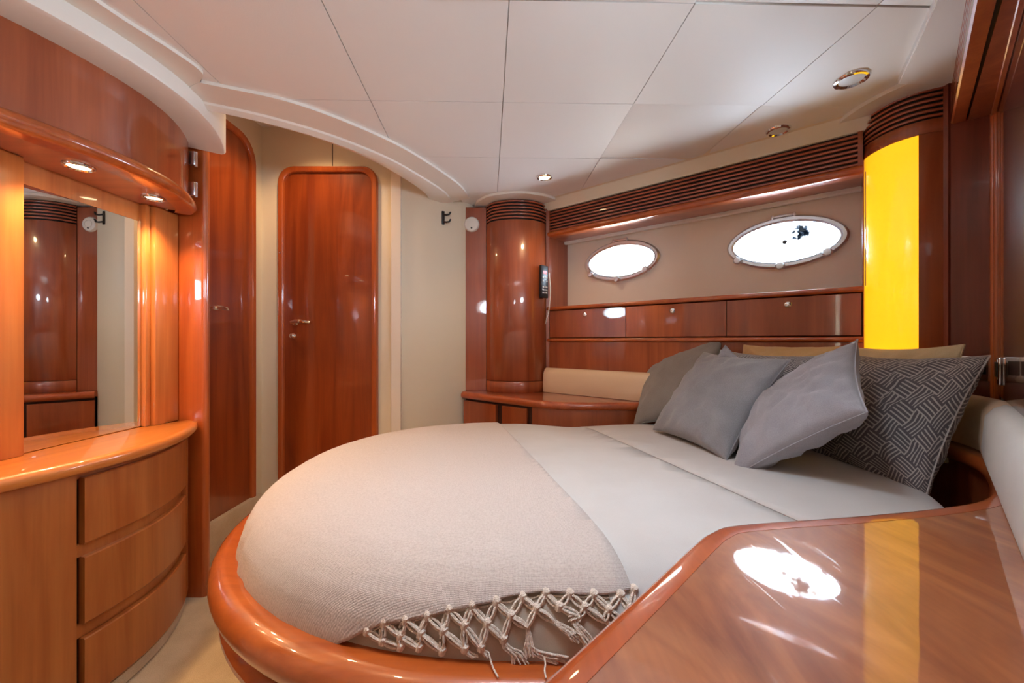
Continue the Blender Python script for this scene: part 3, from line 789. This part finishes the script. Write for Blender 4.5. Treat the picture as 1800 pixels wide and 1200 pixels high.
def socket(name, o, d, n, label):
    e = thing(name, o, label, 'socket', 'chrome sockets at the bed head')
    T = frame_T(o, d, n, (0, 0, 1)); Rk = T.to_3x3()
    pl = box_bm(T @ Vector((0, .003, 0)), (.062, .008, .074), None, Rk, .003); mesh_obj('plate', pl, 'chrome', e)
    for s in (-.0115, .0115):
        b = box_bm(T @ Vector((s, .008, .004)), (.0215, .004, .040), None, Rk, .0012); mesh_obj('rocker', b, 'blackp', e)
    return e
pd = (apx-Vector((1.337, 1.214))).normalized(); pn = Vector((pd.y, -pd.x))
pc = Vector((1.337, 1.214))+pd*.047
socket('wall_socket', (pc.x, pc.y, .920), (pd.x, pd.y, 0), (pn.x, pn.y, 0), 'chrome framed double switch on the narrow panel, left of the bow post')
pc = SB0+sd*.115
socket('wall_socket', (pc.x, pc.y, .920), ds, ns, 'chrome framed switch on the darkest panel, right of the bow post')
OB = thing('overhead_locker', (1.2, .95, 1.66), 'cherry overhead box with louvred edge at the upper right corner', 'locker')
f0, f1 = Vector((1.335, 1.212)), Vector((.80, .675)); fd = (f1-f0).normalized()
zb = 1.66
prism = prism_bm([tuple(f0+Vector((.028, -.020))), (1.398, 1.157), tuple(SB0+sd*1.05-sn*.02), tuple(f1+Vector((.028, -.028)))], zb, zb+.014)
mesh_obj('bottom_board', prism, 'cherry', OB, smooth=False)
sweep('front_rail', [f0, f1], [(0, zb+.004), (-.004, zb), (-.030, zb), (-.030, zb+.03), (0, zb+.03)], 'mouldv', OB)
for k in range(5):
    z0 = zb+.034+k*.020; sweep('slat', [f0, f1], rect(-.03, -.002, z0, z0+.013, .002), 'cherry_h', OB)
sweep('louvre_backing', [f0, f1], rect(-.05, -.03, zb+.01, 1.80), 'shadow', OB)
a = SB0+sn*.012+sd*.01
sweep('back_bead', [a, a+sd*.9], rect(-.012, 0, zb-.006, zb+.002, .002), 'mouldv', OB)

# ------------------------------------------------------------------ bedside worktops
def worktop(name, edge, back, label, lipw=.034, mat='top'):
    """edge: plan line of the free edge (bed on its left side of travel); back: rest of the outline"""
    e = thing(name, (sum(p[0] for p in edge)/len(edge), sum(p[1] for p in edge)/len(edge), ZT-.04), label, 'worktop')
    nn = normals(edge)
    inner = [(p[0]+n.x*lipw, p[1]+n.y*lipw) for p, n in zip(edge, nn)]
    poly = inner+back
    mesh_obj('veneer_top', prism_bm(poly, ZT-.03, ZT-.0005), mat, e, sharp=30)
    prof = [(lipw, ZT), (lipw, ZT-.038)]
    r = .019
    for i in range(9):
        a = -math.pi/2+math.pi*i/8; prof.append((r*.9-r*.9*math.cos(a), ZT-.019+r*math.sin(a)))
    sweep('edge_band', edge, prof, 'lip', e, sharp=50)
    return e, inner
edge1 = smooth_path([(-.32, .003), (-.155, .168), (.019, .338), (.151, .467), (.255, .570), (.298, .607), (.355, .632), (.56, .662), (.74, .696), (.862, .735), (.965, .805), (1.08, .911), (1.156, 1.013), (1.195, 1.13), (1.20, 1.235)], 5)
w1, in1 = worktop('bedside_worktop', edge1, [(1.60, 1.235), tuple(SB0+sd*.0-sn*.04), tuple(SB0+sd*2.6-sn*.04)], 'large glossy cherry bedside top in the foreground reflecting porthole and lamp')
edge2 = smooth_path([(1.20, 1.245), (1.19, 1.36), (1.14, 1.50), (1.02, 1.65), (.86, 1.775), (.74, 1.825), (.594, 1.848), (.40, 1.850), (.27, 1.852), (.175, 1.882), (.06, 1.968), (-.10, 2.098), (-.290, 2.262)], 5)
w2, in2 = worktop('bedside_shelf', edge2, [(-.290, 2.34), (.207, 2.305), (1.255, 1.42), (1.60, 1.25)], 'cherry shelf with rounded edge at the foot of the corner wardrobe', .03, 'cherry_h')
# cabinet fronts below the tops
cf = thing('bedside_cabinet', (.4, .55, 0), 'cherry cabinet body under the foreground bedside top', 'cabinet')
sub = edge1
sweep('front', sub, rect(.022, .042, 0, ZT-.036), 'cherry', cf)
fs = thing('shelf_cabinet', (.1, 2.0, 0), 'low cherry cabinet doors beneath the shelf beside the wardrobe', 'cabinet')
sub2 = edge2
# three doors on the angled run, one long panel along the bed
def seg(pts, x0, x1): return [p for p in pts if x0 <= p[0] <= x1]
for k, (x0, x1) in enumerate(((-.30, -.068), (-.068, .085), (.085, 1.3))):
    s = seg(edge2, x0-.012, x1-.004)
    if len(s) > 1: sweep('cabinet_door' if k < 2 else 'front_panel', s, rect(.020, .036, .02, ZT-(.05 if k < 2 else .037), .0015), 'cherry', fs)
sweep('carcass', sub2, rect(.037, .05, 0, ZT-.036), 'shadow', fs)

# backrests round the bed head
def backrest(name, path, label, mat, lean=.028, th=.038, z0=ZT, z1=.852):
    prof = [(0, z0+.0015), (th, z0+.0015), (th+.004, z0+.03), (th-.002, z1-.03), (th-.010-lean*.2, z1-.010), (th-.022-lean*.4, z1), (th-.036-lean*.4, z1-.004), (-lean*.9, z1-.015)]
    o = sweep(name, path, prof, mat, sharp=60)
    return tag(recentre(o), label, 'backrest', 'padded backrests round the bed')
backrest('backrest_cushion', [Vector(HW0)+hn*.022+hd*.01, Vector(HW0)+hn*.022+hd*.98], 'low cream padded backrest along the port side beyond the grey cushions', 'leather', lean=.02)
sbp = [SB0+sd*t+sn*.004 for t in (.335, .6, .9, 1.3, 2.4)]
backrest('backrest_cushion', sbp, 'pale padded backrest running to the right picture edge', 'leather_lit')
hdp = smooth_path([(1.266, 1.40), (1.297, 1.30), (1.305, 1.22), (1.292, 1.12), (1.25, 1.02), tuple(SB0+sd*.26+sn*.004), tuple(SB0+sd*.332+sn*.004)], 5)
backrest('backrest_cushion', hdp, 'curved cream backrest behind the patterned cushion at the bed head', 'leather')

# ------------------------------------------------------------------ bed
bc = (0.0, 1.27)
def foot(a, b, n=40, p=2.12, t0=90, t1=270):
    out = []
    for i in range(n+1):
        t = math.radians(t0+(t1-t0)*i/n); c, s = math.cos(t), math.sin(t)
        out.append((bc[0]+a*math.copysign(abs(c)**(2/p), c), bc[1]+b*math.copysign(abs(s)**(2/p), s)))
    return out
BA, BB = .722, .655
BF = thing('island_bed', (0, 1.27, 0), 'cherry bed base with thick rounded rail wrapping the curved foot', 'bed')
rp = foot(BA, BB, 48)+[(.10, bc[1]-BB), (.20, bc[1]-BB)]
sweep('bull_nose_rail', rp, [(-.045, .505), (-.045, .442), (.020, .440)]+[(.028+.034*math.cos(a), .474+.034*math.sin(a)) for a in [-math.pi/2+math.pi*i/10 for i in range(11)]]+[(.008, .506)], 'mould', BF, sharp=50)
sweep('lower_rail', rp, [(-.05, .441), (-.05, .372), (.018, .372), (.034, .376), (.043, .386), (.043, .396), (.036, .404), (.016, .412), (.010, .424), (.012, .441)], 'mould', BF, sharp=40)
rb = [(.42, bc[1]+BB-.09)]+foot(BA-.11, BB-.09, 40)+[(.42, bc[1]-BB+.09)]
sweep('base', rb, rect(-.03, 0, 0, .373), 'trimw', BF, sharp=50)
bm = prism_bm(foot(BA-.02, BB-.02, 40)+[(.45, bc[1]-BB+.02), (.88, .80), (1.05, .95), (1.12, 1.25), (1.05, 1.52), (.88, 1.72), (.45, bc[1]+BB-.03)], .44, .478); mesh_obj('slat_deck', bm, 'shadow', BF)

OUT = foot(BA, BB, 72)+[(.15, .613), (.30, .617), (.45, .628), (.60, .655), (.74, .695), (.86, .755), (.955, .835), (1.045, .935), (1.10, 1.06), (1.125, 1.20), (1.12, 1.36), (1.075, 1.52), (.99, 1.64), (.86, 1.75), (.72, 1.81), (.56, 1.838), (.36, 1.842), (.27, 1.85), (.18, 1.88), (.10, 1.91)]
OUT = smooth_path(OUT, 3, True)
MC = Vector((.15, 1.27))
PROF = [(None, .0), (.36, .6315), (.26, .6310), (.19, .6295), (.14, .626), (.10, .6195), (.07, .609), (.045, .594), (.025, .574), (.011, .548), (.003, .518), (0, .494), (.008, .481)]
def prof_at(p):                       # p in 0..1 along the profile -> (inset, z)
    q = PROF[1:]; x = p*(len(q)-1); i = min(int(x), len(q)-2); f = x-i
    return q[i][0]+(q[i+1][0]-q[i][0])*f, q[i][1]+(q[i+1][1]-q[i][1])*f
def surf(k, p, off=0):
    """point on the mattress for outline vertex k: p<0 -> towards the centre (-1 = centre)"""
    o = Vector(OUT[k % len(OUT)]); d = o-MC; Rr = d.length; d /= Rr
    head = max(0, min(1, (o.x-.25)/.4))     # the edge gets tighter towards the head
    if p < 0:
        ins, z = prof_at(0); ins *= (1-.55*head); r = (Rr-ins)*(1+p); z = .6315+.0015*(-p)
        return Vector((MC.x+d.x*r, MC.y+d.y*r, z+off))
    ins, z = prof_at(p); ins *= (1-.55*head); i2, z2 = prof_at(min(1, p+.01)); i1, z1 = prof_at(max(0, p-.01))
    n = Vector((-(z2-z1), (i1-i2))); n = Vector((abs(n.x) if p < .97 else n.x, n.y)); n.normalize()
    r = Rr-ins+n.x*off
    return Vector((MC.x+d.x*r, MC.y+d.y*r, z+n.y*off))
K = len(OUT)
PS = [-1+i/8 for i in range(8)]+[i/36 for i in range(37)]
def surf_mesh(off, ks, ps, f=None):
    bm = bmesh.new(); rows = []
    for k in ks:
        rows.append([bm.verts.new((f(surf(k, p, off), k, p) if f else surf(k, p, off))) for p in (ps(k) if callable(ps) else ps)])
    cl = len(ks) == K
    for i in range(len(rows) if cl else len(rows)-1):
        a, b = rows[i], rows[(i+1) % len(rows)]
        for j in range(len(a)-1): bm.faces.new((a[j], a[j+1], b[j+1], b[j]))
    if cl: bmesh.ops.remove_doubles(bm, verts=bm.verts[:], dist=1e-6)
    return bm
mt = thing('mattress', (0.1, 1.27, .478), 'rounded island mattress in a smooth taupe cover', 'mattress')
bm = surf_mesh(0, list(range(K)), PS)
bvh = BVHTree.FromBMesh(bm)
es = [e for e in bm.edges if e.is_boundary]
bmesh.ops.contextual_create(bm, geom=es)
mesh_obj('cover', bm, 'mattress', mt, sharp=80)

def wr(v, k, p, amp=.0016, sc=7):
    q = noise.noise(Vector((v.x*sc, v.y*sc*.45, 3)))+.5*noise.noise(Vector((v.x*sc*2.3+v.y*3, v.y*sc, 9)))
    return v+Vector((0, 0, amp*q))
def cut(bm, co, no):
    bmesh.ops.bisect_plane(bm, geom=bm.verts[:]+bm.edges[:]+bm.faces[:], plane_co=co, plane_no=no, clear_outer=True)
# sheets: one over the body of the bed, a second overlapping it towards the pillows
SA, SBb = Vector((.239, 1.97, 0)), Vector((.563, .872, 0)); sdir = (SBb-SA).normalized(); snrm = Vector((sdir.y*-1, sdir.x, 0))  # points to +X side
if snrm.x < 0: snrm = -snrm
p_side = lambda k: PS[:-7]
bm = surf_mesh(.0022, list(range(K)), p_side, wr); cut(bm, SA-snrm*.0008, snrm); cut(bm, Vector((-.135, 1.93, 0)), Vector((-1, -.228, 0)))
o = mesh_obj('bed_sheet', bm, 'sheet', sharp=80); tag(recentre(o), 'smooth off-white sheet between the fringed throw and the dark seam', 'sheet', 'bed sheets')
sm = o.modifiers.new('thick', 'SOLIDIFY'); sm.thickness = .0015; sm.offset = 1
bm = surf_mesh(.0024, list(range(K)), p_side, lambda v, k, p: wr(v, k, p, .0012)); cut(bm, SA+snrm*.0012, -snrm)
o = mesh_obj('bed_sheet', bm, 'sheet', sharp=80); tag(recentre(o), 'cream sheet under the cushions, beyond the dark seam', 'sheet', 'bed sheets')
sm = o.modifiers.new('thick', 'SOLIDIFY'); sm.thickness = .0025; sm.offset = 1

# fringed throw over the foot
def ray(u, v, off=.0):
    d = Vector(((u-900)/700, 1, (600-v)/700)).normalized()
    h = bvh.ray_cast(Vector((0, 0, 1)), d)
    if h[0] is None: return None
    return h[0]-d*.004-Vector((0, 0, 0))
fz = lambda x, y: (600+x/3.214, 1000+y/3.214)
row1 = [(150, 345), (245, 300), (363, 285), (487, 262), (610, 228), (738, 207), (875, 185), (1022, 155), (1153, 135), (1288, 140), (1424, 145), (1575, 148), (1650, 118)]
row2 = [(235, 404), (337, 375), (450, 360), (578, 347), (698, 315), (825, 305), (957, 262), (1100, 222), (1230, 212), (1373, 213), (1510, 230), (1630, 222)]
row3 = [(336, 436), (440, 440), (570, 462), (697, 447), (790, 440), (917, 393), (1052, 325), (1200, 292), (1350, 262), (1490, 292), (1590, 290)]
r1 = [ray(*fz(*p)) for p in row1]; r2 = [ray(*fz(*p)) for p in row2]; r3 = [ray(*fz(*p)) for p in row3]
def locate(h):                       # outline index and profile parameter nearest a point
    best = None
    for k in range(K):
        if OUT[k][1] > 1.0 or (Vector(OUT[k])-h.xy).length > .3: continue
        for i in range(0, 101):
            q = (surf(k, i/100)-h).length
            if best is None or q < best[0]: best = (q, k, i/100)
    return best[1], best[2]
e_pts = sorted(locate(p+Vector((0, .004, 0))) for p in r1 if p)
def p_end(k):
    if OUT[k % K][1] > .95 or OUT[k % K][0] < -.5: return .985
    if k <= e_pts[0][0]: return min(.985, e_pts[0][1]+.012+(e_pts[0][0]-k)*.02)
    for (ka, pa), (kb, pb) in zip(e_pts, e_pts[1:]):
        if ka <= k <= kb and kb > ka: return min(.985, pa+(pb-pa)*(k-ka)/(kb-ka)+.012)
    return e_pts[-1][1]+.012
def throw_ps(k):
    pe = p_end(k); return [-1+i/14 for i in range(14)]+[pe*i/44 for i in range(45)]
def throw_w(v, k, p):
    near = max(0, min(1, (1.0-v.y)/.3))
    q = noise.noise(Vector((v.x*9, v.y*6, 1)))*.0018+noise.noise(Vector((v.x*30, v.y*30, 4)))*.0007
    # pulls running down from the net on the near side
    fold = near*max(0, min(1, (v.x+.15)/.3))*max(0, 1-abs(v.z-.59)/.045)*math.sin(v.x*105+v.y*22)*.0030
    sid = max(0, min(1, (.60-v.z)/.05))*math.sin(k*.75+3*noise.noise(Vector((v.x*4, v.y*4, 0))))*.0022*noise.noise(Vector((v.x*6, v.y*6, 7)))*2
    d = Vector((v.x-MC.x, v.y-MC.y, 0)).normalized()
    return v+Vector((0, 0, q+fold))+d*(sid+fold*.5)
TH = thing('fringed_throw', (-.25, 1.27, .50), 'cream woven throw with knotted net fringe spread over the bed foot', 'throw')
bm = surf_mesh(.0062, list(range(K)), throw_ps, throw_w)
tx0, tx1 = Vector((-.095, 1.93, 0)), Vector((.208, .60, 0)); td = (tx1-tx0).normalized(); tn = Vector((-td.y, td.x, 0)); tn = tn if tn.x > 0 else -tn
# the free edge is not quite straight
for v in bm.verts: v.co += tn*(.012*math.sin((v.co.y-.6)*4.6)*0+.022*math.sin(max(0, min(1, (v.co.y-.6)/1.33))*math.pi)*max(0, min(1, (v.co.x+.3)/.3)))
cut(bm, tx0, tn)
cl = mesh_obj('cloth', bm, 'throw', TH, sharp=80)
sm = cl.modifiers.new('thick', 'SOLIDIFY'); sm.thickness = .004; sm.offset = 1
# hem along the free edge
def blob(c, r, sq=1.0):
    b = bmesh.new(); bmesh.ops.create_icosphere(b, subdivisions=2, radius=r)
    for v in b.verts:
        f = 1+.16*math.sin(9*math.atan2(v.co.y, v.co.x)+v.co.z/r*3); v.co = Vector((v.co.x*f, v.co.y*f, v.co.z*sq))+Vector(c)
    return b
def cord(a, b, r, sag=.002, n=4):
    """a bundle of four loose yarns between two knots"""
    bm = bmesh.new(); a, b = Vector(a), Vector(b); d = (b-a); L = d.length; d.normalize()
    out = Vector(((a+b)/2-Vector((MC.x, MC.y, .4)))); out.z *= .4; out.normalize(); s = d.cross(out).normalized()
    for k in range(n):
        ph = 2*math.pi*k/n+random.random(); pts = []
        for i in range(7):
            t = i/6; bl = math.sin(t*math.pi)
            pts.append(a+d*L*t+(s*math.cos(ph)+out*math.sin(ph)*.6)*r*(.35+.95*bl)+out*.002)
        tube_bm(pts, r*.52, 5, bm)
    return bm
for p in r1: 
    if p: mesh_obj('knot', blob(p, .0082, 1.2), 'cord', TH)
for p in r2:
    if p: mesh_obj('knot', blob(p, .0074, 1.2), 'cord', TH)
for p in r3[:6]:
    if p: mesh_obj('knot', blob(p, .0070, 1.2), 'cord', TH)
for i, p in enumerate(r2):
    for q in (r1[i], r1[i+1]):
        if p and q: mesh_obj('fringe_cord', cord(q, p, .0041), 'cord', TH)
for i, p in enumerate(r3):
    for q in (r2[i], r2[i+1]):
        if p and q and not (i in (6, 7, 8) and q is r2[i+1] and i == 7): mesh_obj('fringe_cord', cord(q, p, .0038), 'cord', TH)
for a, b in zip(r1, r1[1:]):
    if a and b:
        m = (a+b)/2-Vector((0, .001, .004)); mesh_obj('edge_yarn', tube_bm(smooth_path([a, m, b], 5), .0014, 5), 'cord', TH)
def tassel(path, n, spread, name='tassel'):
    bm = bmesh.new(); P = [ray(*fz(*p)) for p in path]; P = [p for p in P if p]
    if len(P) < 2: return
    for k in range(n):
        ox, oy, oz = (random.uniform(-1, 1) for _ in range(3)); pts = []
        for i, p in enumerate(P):
            t = i/(len(P)-1); s = spread*(.25+t)
            pts.append(p+Vector((ox*s, -abs(oy)*s*.5, oz*s*.6))+Vector((random.uniform(-1, 1), 0, random.uniform(-1, 1)))*.0025*t)
        tube_bm(smooth_path(pts, 4), .00125, 5, bm)
    mesh_obj(name, bm, 'cord', TH)
tassel([(917, 398), (935, 440), (985, 475), (1010, 510)], 14, .010)
tassel([(1052, 328), (1058, 390), (1060, 440), (1075, 478)], 22, .007)
tassel([(1065, 440), (1110, 468), (1180, 490), (1250, 500)], 16, .009)
tassel([(1200, 292), (1240, 322), (1290, 350), (1330, 385)], 22, .008)
tassel([(1305, 290), (1340, 330), (1380, 390), (1410, 430)], 20, .009)
tassel([(1350, 262), (1325, 275), (1310, 285)], 14, .009)
tassel([(1490, 292), (1515, 310), (1535, 325)], 12, .007)
tassel([(697, 450), (720, 470), (745, 482)], 8, .006)
tassel([(790, 445), (812, 465), (830, 480)], 8, .006)
for pth in ([(833, 486), (830, 540)], [(1140, 496), (1185, 560)]):
    a = ray(*fz(*pth[0]))
    if a: mesh_obj('loose_yarn', tube_bm(smooth_path([a+Vector((0, 0, .004)), Vector((a.x+random.uniform(-.004, .010), a.y-.010, .5135)), Vector((a.x+random.uniform(-.006, .010), a.y-.022, .512)), Vector((a.x+random.uniform(0, .016), a.y-.034, .5105))], 4), .0013, 5), 'cord', TH)

# ------------------------------------------------------------------ cushions
def cushion(name, c, right, up, L, T, mat, label, seed, asp=1.0, cat='cushion', crease=1.0):
    """stuffed square cover: pinched corners, hollow sides, soft creases from corners and seams"""
    n = 40; ex = Vector(right).normalized(); ez = Vector(up); ez = (ez-ex*ez.dot(ex)).normalized(); ey = ez.cross(ex)   # ey points to the back
    Mx = frame_T((0, 0, 0), ex, ey, ez)
    bm = bmesh.new(); uvl = bm.loops.layers.uv.new('UVMap'); grid = {}
    h = L/2
    for side in (-1, 1):
        for i in range(n+1):
            for j in range(n+1):
                if side == 1 and (i in (0, n) or j in (0, n)): grid[(1, i, j)] = grid[(-1, i, j)]; continue
                u = math.sin((2*i/n-1)*math.pi/2*.96)/math.sin(math.pi/2*.96); v = math.sin((2*j/n-1)*math.pi/2*.96)/math.sin(math.pi/2*.96)
                x = u*(1-.085*(1-v*v)); z = v*(1-.085*(1-u*u))
                e = max(0, (1-u*u))**.5*max(0, (1-v*v))**.5
                y = T/2*e**.85*(1+.10*v*-1)
                y += .010*crease*e*noise.noise(Vector((u*1.6+seed, v*1.6, side*3.1)))
                edge = max(abs(u), abs(v)); rr = math.hypot(u, v)
                th = math.atan2(v, u)
                # creases fanning out of the corners and across the seams
                fan = 1.5*math.sin(th*13+seed+2*noise.noise(Vector((u*2, v*2, seed))))*max(0, rr-.55)*max(0, 1-edge)**.6*.018*crease
                dia = noise.noise(Vector(((u+v)*2.2+seed*2, (u-v)*6.5, seed+side)))
                y += fan+(.5-abs(dia))*.018*crease*e**.6
                grid[(side, i, j)] = bm.verts.new(Mx @ Vector((x*h*asp, side*y, z*h)))
    for side in (-1, 1):
        for i in range(n):
            for j in range(n):
                q = [(i, j), (i+1, j), (i+1, j+1), (i, j+1)]
                if side == 1: q = q[::-1]
                f = bm.faces.new([grid[(side, a, b)] for a, b in q])
                for lp, (a, b) in zip(f.loops, q): lp[uvl].uv = (a/n*asp, b/n)
    e = thing(name, c, label, cat, 'cushions at the bed head')
    o = mesh_obj('cushion_cover', bm, mat, None, sharp=180); o.parent = e; o.matrix_parent_inverse = Matrix.Identity(4)
    # seam piping
    ring = [(i, 0) for i in range(n)]+[(n, j) for j in range(n)]+[(i, n) for i in range(n, 0, -1)]+[(0, j) for j in range(n, 0, -1)]
    pb = bmesh.new(); me = o.data
    vs2 = {}
    pts = []
    for i, j in ring:
        u = math.sin((2*i/n-1)*math.pi/2*.96)/math.sin(math.pi/2*.96); v = math.sin((2*j/n-1)*math.pi/2*.96)/math.sin(math.pi/2*.96)
        pts.append(Mx @ Vector((u*(1-.085*(1-v*v))*h*asp, 0, v*(1-.085*(1-u*u))*h)))
    tube_bm(pts+[pts[0]], .0022, 5, pb)
    s = mesh_obj('seam', pb, mat, None); s.parent = e; s.matrix_parent_inverse = Matrix.Identity(4)
    return e
H1 = lambda x, y, z: (x, y, 1+z)
cushion('cushion', H1(.985, 1.445, -.155), (.62, -.77, -.005), (.42, .40, .80), .345, .11, 'camel', 'flat camel cushion leaning under the lockers at the very back', 3, 1.0, crease=.6)
cushion('cushion', H1(1.205, 1.27, -.175), (.10, -.99, .03), (.20, .02, .97), .33, .09, 'sand', 'sand-coloured cushion behind the large patterned one', 9, 1.06, crease=.8)
cushion('cushion', H1(.862, 1.435, -.200), (.43, -.90, -.03), (.42, .2, .88), .36, .09, 'maze2', 'patterned grey cushion mostly hidden behind the two left grey cushions', 5, 1.05)
cushion('cushion', H1(.795, 1.45, -.225), (.48, -.62, -.62), (.48, -.45, .75), .30, .05, 'grey2', 'pale grey cushion almost hidden between patterned cushions', 12)
cushion('cushion', H1(.732, 1.765, -.183), (.587, -.749, .307), (.368, .585, .723), .385, .12, 'grey3', 'plain warm grey cushion farthest left, against the backrest', 1, crease=.35)
cushion('cushion', H1(.725, 1.43, -.205), (.239, -.97, -.036), (.591, .116, .799), .385, .13, 'grey', 'plain grey cushion second from left, in front of the leftmost one', 21)
cushion('cushion', H1(1.105, 1.19, -.220), (.018, -1., .026), (.44, .031, .897), .400, .13, 'maze', 'large dark cushion with basketweave print, farthest right', 31)
cushion('cushion', H1(.840, 1.175, -.195), (.397, -.686, .609), (.558, .708, .433), .385, .125, 'grey2', 'plain light grey cushion standing on its corner in front of the patterned one', 44, crease=1.3)
